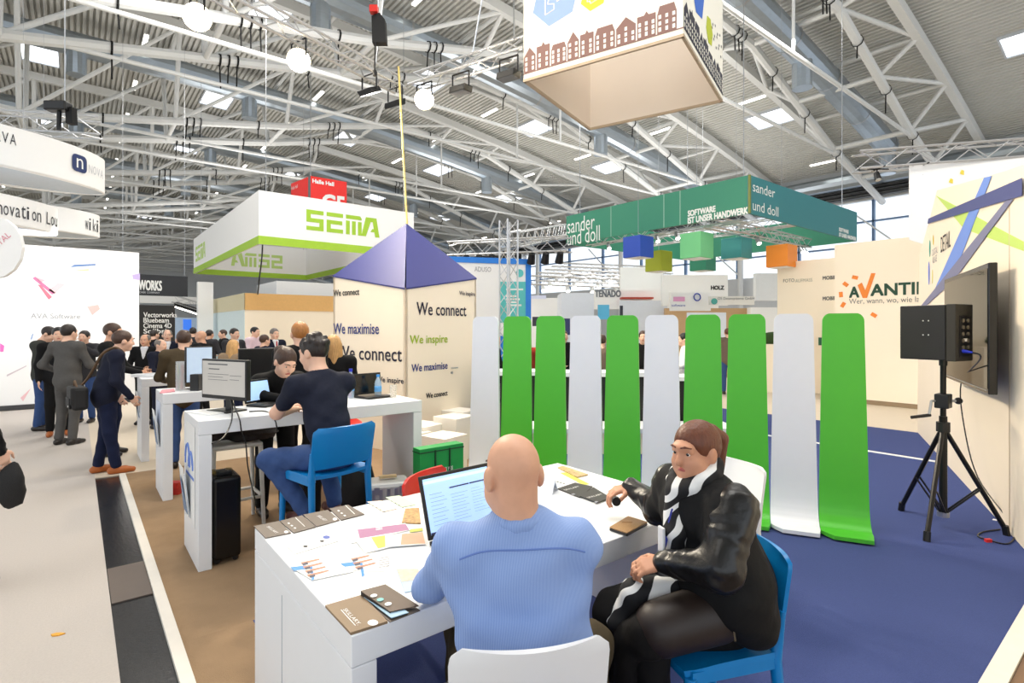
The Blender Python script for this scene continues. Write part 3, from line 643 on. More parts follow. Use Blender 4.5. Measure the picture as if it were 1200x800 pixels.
# rig of the stand: lattice trusses with floodlights
z5 = 6.05; kc = atd(470, 100, (z5-CH)*FO/(HV-100))
t1 = lattice('aluminium lattice truss with floodlights meeting the other near the yellow strap', kc, kc-b1*7, .3, .35, sides=3); t2 = lattice('aluminium lattice truss running to the hanging house cube', kc-b2*.25+Vector((.05, 0, .02)), kc-b2*2.6+Vector((.05, 0, .02)), .3, .35, sides=3)
def flood(label, p, lit, tilt, aim=None, power=0):
    t = thing('floodlight', label, 'floodlight', Vector(p)-UP*.45, group='floodlights on the stand truss')
    p = Vector(p); MB().path([p-b2*.17-UP*.02, p-b2*.17-UP*.28], .014).build('yoke_arm', BLACKM, t); MB().path([p+b2*.17-UP*.02, p+b2*.17-UP*.28], .014).build('yoke_arm', BLACKM, t)
    MB().path([p-b2*.17-UP*.02, p+b2*.17-UP*.02], .014).build('yoke', BLACKM, t)
    dn = Vector(tilt).normalized(); sx = b2; sy = dn.cross(sx)
    c = p-UP*.3; (MB().obox(c, sx*.16, sy*.12, dn*.05) if lit is not GLOW else MB().tube(c-dn*.1, c+dn*.05, .09, .17, n=18)).build('case', BLACK, t, bevel=0 if lit is GLOW else .01); (MB().obox(c+dn*.052, sx*.15, sy*.11, dn*.004) if lit is not GLOW else MB().tube(c+dn*.05, c+dn*.06, .165, n=20)).build('glass', lit or M('dead_glass', (90, 92, 96), .15), t)
    if power:
        l = bpy.data.lights.new('flood_lamp', 'SPOT'); l.energy = power; l.color = (1, .86, .66); l.spot_size = 2.2; l.spot_blend = .8; l.shadow_soft_size = .15
        o = bpy.data.objects.new('flood_lamp', l); COL.objects.link(o); o.location = c+(Vector(aim)-c).normalized()*.14; o.rotation_euler = (Vector(aim)-c).to_track_quat('-Z', 'Y').to_euler()
toc = Vector((0, 0, CH))
def tocam(p): return (toc-Vector(p)).normalized()
for (u, v, lab) in ((231, 22, 'glaring floodlight at the near end of the lattice truss'), (350, 74, 'glaring floodlight halfway along the lattice truss')):
    d = (z5-.3-CH)*FO/(HV-v+8); p = atd(u, v-12, d)+UP*.2; flood(lab, p, GLOW, tocam(p)-UP*.2, (8, 1.5, 1.4) if u < 300 else (6, 1.8, 1.2), 650)
pq = kc-b1*.75-UP*.08; flood('floodlight tipped sideways with warm glow near the truss corner', pq, GLOWW, (0.6, -.2, -1), (2.9, 6.4, 1.6), 300)
pq = kc-b1*.15-UP*.08; flood('dark floodlight at the truss corner', pq, None, (0.3, .6, -1))
pq = kc-b2*.55-UP*.08; flood('lit floodlight beside the truss corner in front of the skylight', pq, GLOW, tocam(pq), (9, 2, 1.5), 800)
pq = kc-b2*1.35-UP*.1; flood('dark floodlight with cable coils on the truss', pq, None, (0, .3, -1))
pq = kc-b2*2.3-UP*.1; flood('dark floodlight beside the house cube', pq, None, (0, .3, -1))
# chain hoist, yellow strap, wires
p = atd(443, 30, 8.2); t = thing('chain_hoist', 'black chain bag with red hoist hanging from the roof', 'hoist', p-UP*.6)
MB().prism([p+RT*a+UP*b for a, b in ((-.1, .15), (.02, .2), (.1, .1), (.12, -.25), (-.09, -.25))], FW*.12).build('chain_bag', STRAP, t)
MB().obox(p+UP*.24-RT*.06, RT*.06, FW*.05, UP*.05).build('hoist_body', REDP, t); MB().path([p+UP*.28, p+UP*9], .012).build('chain', STEEL, t); MB().path([p-UP*.25-RT*.04, p-UP*.7-RT*.05], .012).build('hook_chain', BLACKM, t)
MB().tube(p-UP*.68-RT*.05, p-UP*.76-RT*.05, .03).build('hook', BLACKM, t)
p0 = atd(467, 78, 9.0); p1 = atd(477, 262, 8.36)
tag(MB().path([p0, p1], .016, 5).build('yellow_strap', M('yellow_webbing', (226, 200, 120), .7)), 'thin yellow strap hanging from the truss to the blue roof tip', 'strap')
for i, (q, dx) in enumerate(((kc-b1*.6, (2.5, 3)), (kc-b1*3.5, (-2, 4)), (kc-b2*1.6, (1, -2)), (kc-b2*2.4, (4, 5)))):
    e = q+Vector((dx[0], dx[1], 0)); tag(MB().path([q+UP*.15, (e.x, e.y, zr(e.x)-.02)], .012, 4).build('hanging_wire', STEEL), 'thin steel wire slanting from the stand truss up to the roof', 'wire', 'steel wires holding the stand truss')
# ---- banner rings of neighbouring stands
def ring(name, label, cat, x0, x1, y0, y1, z0, z1, outer, th=.06):
    t = thing(name, label, cat, ((x0+x1)/2, (y0+y1)/2, z0))
    B = {}
    for nm, a, b in (('near', (x0, y0, z0), (x1, y0+th, z1)), ('far', (x0, y1-th, z0), (x1, y1, z1)), ('left', (x0, y0+th, z0), (x0+th, y1-th, z1)), ('right', (x1-th, y0+th, z0), (x1, y1-th, z1))):
        B[nm] = boxo('banner', a, b, outer[nm], t)
    for x, y in ((x0+.3, y0+.3), (x1-.3, y0+.3), (x0+.3, y1-.3), (x1-.3, y1-.3)): MB().path([(x, y, z1-.1), (x, y, zr(x)-.5)], .012, 4).build('suspension_wire', STEEL, t)
    return t
SW = M('sema_white', (250, 249, 247), .7, var=.01); LG = M('lime_green', (166, 206, 56), .6)
X0, Y0, X1, Y1 = 4.75, 19.4, 10.55, 32.3
se = ring('hanging_banner_ring', 'white rectangular hanging banner with lime green stripe and block letters', 'hanging sign', X0, X1, Y0, Y1, 4.5, 6.3, dict(near=SW, far=SW, left=SW, right=SW))
for a, b in (((X0-.012, Y0-.012, 4.5), (X1+.012, Y0, 4.78)), ((X0-.012, Y0, 4.5), (X0, Y1, 4.78)), ((X0+.07, Y1-.075, 4.5), (X1-.07, Y1-.061, 4.78)), ((X1-.075, Y0+.07, 4.5), (X1-.061, Y1-.08, 4.78))): boxo('green_stripe', a, b, LG, se)
GL_ = {'S': [[(0,1),(1,1),(1,.8),(.25,.8),(.25,.6),(1,.6),(1,0),(0,0),(0,.2),(.75,.2),(.75,.4),(0,.4)]],
       'E': [[(0,1),(1,1),(1,.8),(0,.8)], [(0,.62),(.95,.62),(.95,.42),(.25,.42),(.25,.2),(1,.2),(1,0),(0,0)]],
       'M': [[(0,1),(.9,1),(1,.88),(1,.8),(0,.8)], [(0,.7),(.24,.7),(.24,0),(0,0)], [(.38,.7),(.62,.7),(.62,0),(.38,0)], [(.76,.7),(1,.7),(1,0),(.76,0)]],
       'A': [[(.1,1),(.8,1),(1,0),(.72,0),(.66,.25),(.4,.25),(.52,.42),(.62,.42),(.55,.78),(.42,.78),(.1,.0),(-.2,0)]]}
def sema(o, dx, nrm, w, h, mat):
    for i, ch in enumerate('SEMA'):
        for P in GL_[ch]: MB().prism([o+dx*(i*w*.265+a*w*.225)+UP*b*h+nrm*.004 for a, b in P], nrm*.004).build('letter_'+ch.lower(), mat, se)
a = ony(359, 269, Y0); b = ony(443, 277, Y0); sema(Vector((a.x, Y0, a.z)), Vector((1, 0, 0)), Vector((0, -1, 0)), b.x-a.x, .72, LG)
PLG = M('pale_lime', (196, 224, 130), .7); a = ony(331, 318, Y1-.07); sema(Vector((a.x, Y1-.065, 5.05)), Vector((-1, 0, 0)), Vector((0, -1, 0)), 2.6, .75, PLG)
a = onx(240, 313, X0); sema(Vector((X0, a.y+2.5, 5.05)), Vector((0, -1, 0)), Vector((-1, 0, 0)), 2.6, .75, PLG)
lattice('lattice truss frame inside the white lime-striped banner', (X0+.3, Y0+1.2, 5.6), (X1-.3, Y0+1.2, 5.6), .3, .4); lattice('second lattice truss inside the white lime-striped banner', (X0+.5, Y0+.6, 5.6), (X0+.5, Y1-.6, 5.6), .3, .5)
t = thing('hanging_cable', 'black cable drooping below the white lime-striped banner', 'cable', (5, 19.6, 3)); MB().path(smooth_path([Vector((X0+.35, Y0+.8, 5.45)), atd(307, 300, 18.6), atd(304, 325, 18.8), atd(302, 345, 19)]), .025, 5).build('cord', BLACK, t)
# SEMA stand building
WOODB = M('osb_wood_band', (226, 178, 112), .6, var=.08, scale=14); WOODP = M('pale_wood_band', (222, 212, 176), .6, var=.08, scale=14)
t = thing('stand_building', 'cream stand block with a wood band under the lime-striped banner', 'stand', (8, 25, 0))
boxo('wall', (4.9, 22, 0), (10.4, 29, 2.37), CREAM, t); boxo('wood_band', (4.88, 21.97, 2.37), (10.42, 22, 3.0), WOODB, t); boxo('wood_band', (4.87, 21.97, 2.37), (4.9, 29, 3.0), WOODP, t); boxo('roof_slab', (4.95, 22.05, 2.37), (10.35, 28.9, 2.95), M('dark_slab', (50, 50, 52)), t)
boxo('side_cladding', (4.885, 22.02, 0), (4.9, 29, 2.37), M('pale_aqua', (222, 238, 240), .6), t)
boxo('upper_box', (6.3, 23, 3.0), (9.4, 26, 3.6), SW, t)
# ---- green ring with cubes
GA = M('banner_green', (58, 140, 112), .6, var=.02); GB = M('banner_teal', (52, 128, 134), .6, var=.02)
kx, ky = 11.9, 6.2; XE, YE = 18.3, 12.1; Z0, Z1 = 4.3, 5.17
gr = ring('hanging_banner_ring', 'green rectangular hanging banner with thin white lettering over coloured cubes', 'hanging sign', kx, XE, ky, YE, Z0, Z1, dict(near=GB, far=GA, left=GA, right=GA))
PW = M('print_white', (240, 244, 240), .6, var=.01)
def greentext(body, u0, v0, u1, v1, left, bold=0.):
    pl = (onx, kx-.003, Vector((0, -1, 0))) if left else (ony, ky-.003, Vector((1, 0, 0)))
    a = pl[0](u0, v0, pl[1]); b = pl[0](u1, v0, pl[1]); h = pl[0](u0, v1, pl[1]); text(body, a, pl[2], UP, (b-a).dot(pl[2]), (h-a).z, PW, gr, bold=bold)
greentext('sander', 665, 274, 697, 257, True); greentext('und doll', 665, 288, 703, 271, True); greentext('SOFTWARE', 806, 254, 838, 247.5, True, .015); greentext('IST UNSER HANDWERK', 806, 262.5, 876, 255.5, True, .015)
greentext('sander', 882, 224, 908, 212, False); greentext('und doll', 882, 246, 912, 234, False); greentext('SOFTWARE', 983, 271, 994, 267, False, .02); greentext('IST UNSER HANDWERK', 983, 277, 1003, 273, False, .02)
for u in (716, 778, 797): a = onx(u, 260, kx); boxo('seam', (kx-.004, a.y-.012, Z0), (kx, a.y+.012, Z1), M('seam_pale', (150, 190, 170)), gr)
boxo('corner_trim', (kx-.02, ky-.02, Z0), (kx+.03, ky+.03, Z1), M('trim_olive', (120, 130, 60)), gr)
lattice('lattice truss under the green banner toward its corner', (kx+.7, ky+.5, 4.42), (kx+.7, YE-.3, 4.42), .26, .35); lattice('lattice truss under the teal side of the green banner', (kx+.4, ky+1.3, 4.35), (XE-.3, ky+1.3, 4.35), .26, .35); lattice('lattice truss crossing inside the green banner', (kx+3.2, ky+.4, 4.6), (kx+3.2, YE-.4, 4.6), .26, .35)
def cube(u0, u1, v0, v1, d, rgb, lab):
    c = atd((u0+u1)/2, (v0+v1)/2, d); w = (u1-u0)/FO*d/1.36/2; hh = (v1-v0)/FO*d/2*.94
    t = thing('hanging_cube', lab, 'cube', c-UP*hh, group='coloured cubes under the green banner')
    m = M('cube_%d_%d_%d' % rgb, rgb, .5, var=.02)
    MB().box((c.x-w, c.y-w, c.z-hh), (c.x+w, c.y+w, c.z+hh)).build('body', m, t, bevel=.01); boxo('base_rim', (c.x-w*.85, c.y-w*.85, c.z-hh-.015), (c.x+w*.85, c.y+w*.85, c.z-hh), PAPER, t)
    MB().path([(c.x, c.y, c.z+hh), (c.x, c.y, zr(c.x)-.01)], .006, 4).build('cord', STEEL, t)
cube(731, 765, 277, 303, 14.2, (48, 84, 190), 'royal blue cube hanging under the green banner'); cube(757, 787, 294, 319, 15.2, (168, 176, 36), 'olive yellow cube hanging under the green banner'); cube(798, 835, 273, 304, 13.6, (118, 204, 138), 'light green cube hanging under the green banner'); cube(809, 838, 300, 318, 16.2, (48, 138, 108), 'dark green cube hanging behind the light green one'); cube(846, 880, 279, 304, 14.8, (70, 158, 158), 'teal cube hanging under the green banner'); cube(899, 933, 287, 314, 14.6, (250, 146, 40), 'orange cube hanging under the teal side of the banner')
for i, (u, v) in enumerate(((888, 279), (916, 276), (939, 272), (950, 270), (713, 280), (770, 286), (793, 288))): spot('silver spotlight clamped to the truss under the green banner', (Vector((min(ony(u, v, ky+1.3).x, XE-.5), ky+1.3, 4.26)) if u > 850 else Vector((kx+.7, onx(u, v, kx+.7).y, 4.31))), (-.3, -.5, -.8), 'spots under the green banner', STEEL, GLOWW, .07, .2)
# ---- cream logo walls
t = thing('logo_wall', 'cream wall with orange tick logo and dark green capitals', 'wall panel', (13.8, 3, 0)); WX = 13.7
a = onx(978, 287, WX); yl = a.y; boxo('panel', (WX, -1.5, 0.1), (WX+.12, yl, a.z), CREAM, t); boxo('plinth', (WX+.02, -1.5, 0), (WX+.12, yl, .1), M('plinth_brown', (150, 128, 100)), t)
OR = M('orange_print', (240, 134, 44), .6); DG = M('dark_green_print', (20, 66, 46), .6)
def wtext(body, u0, v0, u1, v1, mat, bold=0., T=None, X=WX):
    a = onx(u0, v0, X-.002); b = onx(u1, v0, X-.002); h = onx(u0, v1, X-.002); text(body, a, (0, -1, 0), UP, (a-b).y, (h-a).z, mat, T or t, bold=bold)
wtext('A', 995, 349, 1006, 337, DG, .02); wtext('ANTIM', 1020, 347, 1090, 334, DG, .02); wtext('Wer, wann, wo, wie lange', 995, 358, 1092, 350, M('grey_print', (120, 116, 110)))
tick = [onx(u, v, WX-.004) for u, v in ((1005, 334), (1010, 331), (1014, 340), (1021, 320), (1026, 320), (1016, 349), (1011, 349))]; MB().prism(tick, (-.004, 0, 0)).build('tick_print', OR, t)
for u, v, r in ((1002, 325, .3), (991, 333, .7), (985.5, 345, 1.5), (988, 357, 2.1), (1024, 369, .6)):
    c = onx(u, v, WX-.004); q = []
    for dy, dz in ((-.06, -.04), (.06, -.04), (.06, .04), (-.06, .04)): q.append(c+Vector((0, dy*math.cos(r)-dz*math.sin(r), dy*math.sin(r)+dz*math.cos(r))))
    MB().prism(q[::-1], (-.004, 0, 0)).build('ray_print', OR, t)
t = thing('logo_wall', 'cream wall with small grey capitals behind the orange tick wall', 'wall panel', (15.1, 5, 0)); FX = 15.0
a = onx(911, 308, FX); boxo('panel', (FX, 2, 0), (FX+.12, a.y, a.z), CREAM, t)
GP = M('grey_print', (120, 116, 110)); OLP = M('olive_grey_print', (150, 148, 130))
wtext('FOTO', 918, 331, 931, 327, INK, 0, t, FX); wtext('AUFMASS', 932, 331, 952, 327, OLP, 0, t, FX); wtext('MOBILE', 964, 328, 982, 324, GP, .01, t, FX); wtext('MOBILE', 964, 352, 982, 348, GP, .01, t, FX)
boxo('shelf_band', (FX-.05, 2, 1.25), (FX, onx(960, 390, FX).y, 1.45), M('shelf_green', (20, 90, 62)), t)
a = onx(910, 406, FX-.6); blob('box_hedge', (a.x, a.y+.1, 1.42), (.15, .35, .17), M('hedge_green', (48, 72, 30), .9, var=.4, scale=60, bump=.8, bscale=60), 'clipped dark green hedge on a cream ledge', 'hedge', 5, amp=.05); 
t = thing('ledge_counter', 'cream counter block carrying the clipped hedge', 'counter', (a.x, a.y, 0)); boxo('body', (a.x-.2, a.y-.4, 0), (a.x+.2, a.y+.55, 1.27), CREAM, t)
# white banner and truss behind the right stand wall
p0 = atd(1066, 192, 10); p1 = atd(1300, 176, 9.4); t = thing('hanging_banner', 'plain white banner hanging from a lattice truss behind the stand wall', 'banner', (p0+p1)/2-UP*3)
MB().prism([p0, p1, p1-UP*2.6, p0-UP*1.4], FW*.02).build('cloth', SW, t)
for (u, v) in ((1128, 202), (1115, 212)): c = onplane(u, v, p0-FW*.002, (p1-p0).cross(UP)); MB().prism([c+RT*a+UP*b for a, b in ((-.05, -.02), (.02, -.05), (.05, .02), (-.02, .05))], -FW*.003).build('square_print', Mp((246, 222, 80)), t)
lattice('lattice truss above the plain white banner', atd(1003, 190, 10.2), atd(1300, 168, 9.6), .32, .4)
for u in (1030, 1084): spot('small black lamp under the truss by the white banner', atd(1003, 190, 10.2).lerp(atd(1300, 168, 9.6), (u-1003)/297*.97)-UP*.16, (-.2, -.3, -1), 'lamps by the white banner', r=.06, ln=.15)
# ---- left: AVA wall
t = thing('wall_ava', 'brilliant white stand wall with faint letters and coloured scraps', None, (-1, 15.2, 0), kind='structure'); a = ony(163, 296, 15.2)
boxo('panel', (-7, 15.2, .02), (a.x, 15.35, a.z), SW, t); boxo('skirting', (-7, 15.17, 0), (a.x, 15.2, .1), M('skirt_dark', (60, 60, 62)), t)
FA = M('faint_print', (205, 207, 210), .7); FB = M('faint_print_dark', (160, 160, 164), .7)
def atext(body, u0, v0, u1, v1, mat):
    a = ony(u0, v0, 15.198); b = ony(u1, v0, 15.198); h = ony(u0, v1, 15.198); text(body, a, (1, 0, 0), UP, b.x-a.x, (h-a).z, mat, t)
atext('AVA', 48, 307, 67, 301, FA); atext('AVA Software', 36, 373, 94, 367, FB)
for P, rgb in (([(38, 326), (41, 324), (65, 343), (61, 345)], (206, 120, 160)), ([(41, 324), (53, 328), (47, 332)], (232, 180, 190)), ([(44, 333), (48, 334), (61, 348), (57, 351)], (240, 120, 140)), ([(57, 340), (68, 331), (76, 333), (64, 344)], (244, 196, 200)), ([(102, 359), (115, 357), (117, 362), (108, 369)], (246, 196, 190)), ([(82, 313), (87, 310), (112, 309), (112, 311)], (96, 130, 180)), ([(83, 317), (104, 315), (104, 317)], (244, 236, 150)), ([(24, 466), (36, 455), (27, 470)], (244, 200, 204)), ([(8, 439), (31, 428), (31, 429), (8, 441)], (214, 200, 206)), ([(36, 397), (38, 391), (39, 391), (37, 398)], (110, 150, 210)), ([(155, 322), (164, 320), (164, 328), (156, 327)], (200, 180, 226)), ([(0, 402), (5, 405), (4, 412), (0, 412)], (240, 120, 200))):
    Q = [ony(u, v, 15.197) for u, v in P]; n = (Q[1]-Q[0]).cross(Q[2]-Q[0])
    if n.y > 0: Q = Q[::-1]
    MB().prism(Q, (0, -.003, 0)).build('scrap_print', Mp(rgb), t)
# curved hanging banners (lens-shaped rings)
def lens_ring(label, tip, tipd, L, Wd, z0, z1, ang, mat=None, inner=True):
    tipp = atd(tip, 384, tipd); t = thing('curved_banner', label, 'hanging sign', (tipp.x, tipp.y, z0))
    dx = Vector((math.cos(ang), math.sin(ang), 0)); dy = Vector((-dx.y, dx.x, 0)); base = Vector((tipp.x, tipp.y, 0)); N = 24
    def pt(s, f, off=0): return base-dx*(L*f)+dy*(s*(Wd-off)*(4*max(f*(1-f), 0))**.62)
    for s, nm in ((-1, 'band'), (1, 'band')):
        m = MB(); m.sheet(lambda a, b: pt(s, (1-math.cos(math.pi*a))/2)+UP*(z0+(z1-z0)*b), N, 1, .03); m.build(nm, mat or SW, t, smooth=True)
        m = MB(); m.sheet(lambda a, b: pt(s, (1-math.cos(math.pi*a))/2, .2*b)+UP*z0, N, 1, .02); m.build('rim', mat or SW, t)
    P = [pt(-1, (1-math.cos(math.pi*i/N))/2, .15) for i in range(N+1)]+[pt(1, (1-math.cos(math.pi*i/N))/2, .15) for i in range(N, -1, -1)][1:-1]
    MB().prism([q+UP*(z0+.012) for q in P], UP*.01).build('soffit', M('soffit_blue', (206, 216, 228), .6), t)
    for f in (.3, .7): MB().path([base-dx*L*f+UP*z1, base-dx*L*f+UP*14], .004, 4).build('wire', STEEL, t)
    return t, pt
def aim(l, d): v = RT*l+FW*d; return math.atan2(v.y, v.x)
def col_of(p): p = Vector(p); return 600+FO*p.dot(RT)/p.dot(FW)
def f_at(pt, u):
    """place along the near band that falls on picture column u"""
    lo, hi = 0., .6
    for _ in range(40):
        m_ = (lo+hi)/2
        if col_of(pt(-1, m_)) > u: lo = m_
        else: hi = m_
    return lo
def band_text(t, pt, body, u0, u1, zlo, hgt, mat):
    """lettering bent along the near band, letter by letter"""
    n = len(body); f0 = f_at(pt, u0); f1 = f_at(pt, u1)
    for i, ch in enumerate(body):
        if ch == ' ': continue
        nar = .45 if ch in 'il' else .82
        fa = f0+(f1-f0)*i/n; fb = f0+(f1-f0)*(i+nar)/n; a = pt(-1, fa); b = pt(-1, fb); r = (b-a); nn = r.normalized().cross(UP)
        text(ch, a+UP*zlo+nn*.018, r, UP, r.length, hgt*(1.0 if ch.isupper() or ch in 'tklfhi' else .75), mat, t, 'letter')
RI = M('ring_ink', (60, 60, 66)); NB = M('nova_blue', (38, 54, 104), .5)
t, pt = lens_ring('large curved white hanging banner with a dark blue rounded logo tile', 121, 12.5, 4.8, 1.05, 4.77, 5.52, aim(.5, .87))
f0, f1 = f_at(pt, 83), f_at(pt, 100); zc = 5.0; a = pt(-1, f0)+UP*zc; b = pt(-1, f1)+UP*zc; r = b-a; nn = r.normalized().cross(UP); w = r.length; P = []; hh_ = .36; cr = min(w, hh_)*.25
for cx, cy, a0 in ((w-cr, hh_-cr, 0), (cr, hh_-cr, 90), (cr, cr, 180), (w-cr, cr, 270)):
    for k in range(4): tt = math.radians(a0+30*k); P.append(a+r.normalized()*(cx+cr*math.cos(tt))+UP*(cy+cr*math.sin(tt))+nn*.03)
MB().prism(P, nn*.006).build('logo_tile', NB, t); text('n', a+r.normalized()*w*.28+UP*.08+nn*.036, r, UP, w*.45, .2, PAPER, t)
band_text(t, pt, 'NOVA', 103, 120, zc+.06, .18, M('faint_print', (205, 207, 210))); band_text(t, pt, 'AVA', -8, 20, zc+.18, .2, RI)
t, pt = lens_ring('curved white hanging banner reading novation lounge', 66, 10.5, 4.2, .95, 3.49, 3.98, aim(.5, .87)); band_text(t, pt, 'nnovation Lou', -12, 66, 3.62, .22, RI)
t, pt = lens_ring('smaller curved white hanging banner reading wiki', 116, 14, 3.6, .95, 4.02, 4.58, aim(.75, .66)); band_text(t, pt, 'wiki', 99, 116, 4.14, .3, RI)
p = atd(-8, 290, 7.5); t = thing('round_sign', 'white round sign with slanting red letters at the aisle edge', 'hanging sign', p-UP*.5)
Q = [p+RT*.40*math.cos(i*math.pi/8)+UP*.43*math.sin(i*math.pi/8) for i in range(16)]; MB().prism(Q[::-1], FW*.05).build('disc', SW, t); text('PORTAL', p-RT*.06-UP*.12-FW*.002, RT*.75+UP*.66, UP*.75-RT*.66, .42, .09, M('faint_red', (226, 150, 160)), t)
MB().path([p+UP*.45, p+UP*8], .012, 4).build('wire', STEEL, t)
lattice('lattice truss above the curved banner with the logo tile', atd(-40, 140, 11.5), atd(118, 150, 12.6), .4, .4)
p = atd(76, 125, 8); t = thing('chain_hoist', 'black chain hoist hanging above the curved banner', 'hoist', p-UP*.4); MB().obox(p-RT*.1, RT*.16, FW*.08, UP*.07).build('hoist_body', BLACK, t, bevel=.02); MB().prism([p+RT*a+UP*b for a, b in ((-.0, 0), (.1, 0), (.11, -.24), (.01, -.24))], FW*.1).build('chain_bag', STRAP, t); MB().path([p-RT*.08, p-RT*.09-UP*.35], .03).build('hook_chain', BLACKM, t); MB().path([p, p+UP*8], .01, 4).build('chain', STEEL, t)
# red hall sign
p0 = atd(364, 206, 24); p1 = atd(406, 211, 25); t = thing('hall_sign', 'red hall number sign hanging above the lime-striped banner', 'sign', p0-UP*1.5); RS = M('sign_red', (226, 40, 34), .5, emit=.15)
dr = (p1-p0); dr.z = 0; MB().prism([p0-UP*1.6, p0-UP*1.6+dr, p0+dr, p0], FW*.06).build('face', RS, t)
q0 = atd(341, 213, 25.3); dl = Vector((p0.x, p0.y, 0))-Vector((q0.x, q0.y, 0)); off = -dl.normalized()*.22
MB().prism([q0+Vector((0, 0, p0.z-q0.z))-UP*1.6, p0-UP*1.6+off, p0+off, q0+Vector((0, 0, p0.z-q0.z))], FW*.06).build('face', RS, t); MB().obox(p0-UP*.8+off*.5+FW*.1, off*.5, FW*.12, UP*.8).build('post', M('sign_grey', (110, 112, 114)), t)
u_ = dr.normalized(); text('Halle Hall', p0-UP*.3+u_*.08-FW*.01, u_, UP, .95, .17, PAPER, t, bold=.02); text('C5', p0-UP*1.5+u_*.5-FW*.01, u_, UP, 1.0, .75, PAPER, t, bold=.06)
ul = dl.normalized(); ql = q0+Vector((0, 0, p0.z-q0.z)); text('C5', ql-UP*1.5+ul*.25-FW*.02, ul, UP, .6, .7, PAPER, t, bold=.04); text('Halle Hall', ql-UP*.32+ul*.05-FW*.02, ul, UP, .65, .16, PAPER, t); MB().path([p0, p0+UP*6], .02, 4).build('wire', STEEL, t)
# black boards
t = thing('sign_board', 'black hanging sign board with big white capitals', 'sign', ony(190, 345, 24)); a = ony(140, 345, 24); b = ony(220, 324, 24)
boxo('board', (a.x, 24, a.z), (b.x, 24.15, b.z), M('board_black', (34, 36, 42), .5), t); tw_ = ony(189, 340, 24); text('VECTORWORKS', (a.x-.2, 23.99, ony(166, 340, 24).z), (1, 0, 0), UP, tw_.x-a.x+.2, .36, PAPER, t, bold=.02)
text('A NEMETSCHEK COMPANY', (a.x+.2, 23.99, ony(166, 343.5, 24).z), (1, 0, 0), UP, tw_.x-a.x-.25, .07, M('faint_print', (205, 207, 210)), t)
for x in (a.x+.1, b.x-.1): MB().path([(x, 24.05, b.z), (x, 24.05, 16)], .007, 4).build('wire', STEEL, t)
t = thing('sign_board', 'black standing board listing four software names in white', 'sign', ony(185, 460, 20.5)*Vector((1, 1, 0)) if False else Vector((ony(185, 400, 20.5).x, 20.5, 0))); a = ony(160, 357, 20.5); b = ony(205, 357, 20.5)
boxo('board', (a.x, 20.5, 0), (b.x, 20.7, a.z), M('board_dark', (30, 28, 27), .5), t)
for i, s in enumerate(('Vectorworks', 'Bluebeam', 'Cinema 4D', 'Solibri')):
    q = ony(168, 371.5+i*6.4, 20.5); text(s, (q.x, 20.49, q.z), (1, 0, 0), UP, .72*len(s)/10+.1, .15, PAPER, t, bold=.006)
def stand_box(label, u0, u1, v0, y, z0, depth, mat, cat='stand wall'):
    a = ony(u0, v0, y); b = ony(u1, v0, y); o = boxo('stand_wall', (a.x, y, z0), (b.x, y+depth, a.z), mat); return tag(o, label, cat), a, b
o, a, b = stand_box('pale blue lit stand wall beyond the black board', 206, 238, 372, 30, 0, .2, M('pale_blue_lit', (190, 212, 240), .6)); boxo('screen', (a.x+.3, 29.98, 1.6), (b.x-.5, 30, 2.1), M('screen_blue', (60, 120, 230), .3, emit=.6), o)
stand_box('white stand front far behind the black board', 164, 232, 346, 34, 3.0, .2, SW); stand_box('white stand column beside the wood-banded block', 232, 250, 330, 27, 0, .3, SW)
# ---- middle distance: blue framed screen wall and white stands behind the panels
t = thing('screen_wall', 'white stand wall with blue frame and turquoise text panel', 'stand wall', (10.5, 14.6, 0))
dA = 13.2; PA = atd(516, 298, dA); PB = atd(622, 311, 13.8); hz = Vector(((PB-PA).x, (PB-PA).y, 0)); hn = hz.normalized(); nn = hn.cross(UP)
PA = Vector((PA.x, PA.y, 0)); zt = 1.7+84/FO*dA
BLU = M('frame_blue', (40, 130, 226), .5)
MB().prism([PA, PA+hz, PA+hz+UP*zt, PA+UP*zt], -nn*.3).build('panel', SW, t)
MB().prism([PA+UP*(zt-.14)+nn*.01, PA+hz+UP*(zt-.14)+nn*.01, PA+hz+UP*zt+nn*.01, PA+UP*zt+nn*.01], nn*.02).build('frame_top', BLU, t)
MB().prism([PA+hz-hn*.14+nn*.01, PA+hz+nn*.01, PA+hz+UP*(zt-.14)+nn*.01, PA+hz-hn*.14+UP*(zt-.14)+nn*.01], nn*.02).build('frame_side', BLU, t)
MB().prism([PA+nn*.012, PA+hz-hn*.15+nn*.012, PA+hz-hn*.15+UP*1.5+nn*.012, PA+UP*1.5+nn*.012], nn*.02).build('counter_front', BLU, t)
def onS(u, v): return onplane(u, v, PA+nn*.012, nn)
MB().prism([onS(586, 378), onS(616, 378), onS(616, 330), onS(586, 330)], nn*.004).build('text_panel', M('turquoise', (88, 188, 186), .5, emit=.1), t)
for i, (u0, u1, v) in enumerate(((593, 613, 339), (593, 605, 347), (593, 609, 350.5), (593, 607, 354), (593, 611, 357.5), (601, 614, 375))): MB().prism([onS(u0, v+1)+nn*.006, onS(u1, v+1)+nn*.006, onS(u1, v-1)+nn*.006, onS(u0, v-1)+nn*.006], nn*.002).build('text_line', PW, t)
text('ADUSO', onS(556, 318), hn, UP, .42, .12, M('faint_print_dark', (160, 160, 164)), t); c = onS(609, 320); MB().tube(c, c+nn*.01, .1, n=14).build('logo_disc', M('turquoise', (88, 188, 186)), t)
lattice('vertical lattice truss column in front of the blue framed wall', atd(596, 384, 12.6)*Vector((1, 1, 0)) if False else Vector((atd(596, 384, 12.6).x, atd(596, 384, 12.6).y, 0)), Vector((atd(596, 384, 12.6).x, atd(596, 384, 12.6).y, 4.2)), .3, .3); q = atd(596, 384, 12.6)
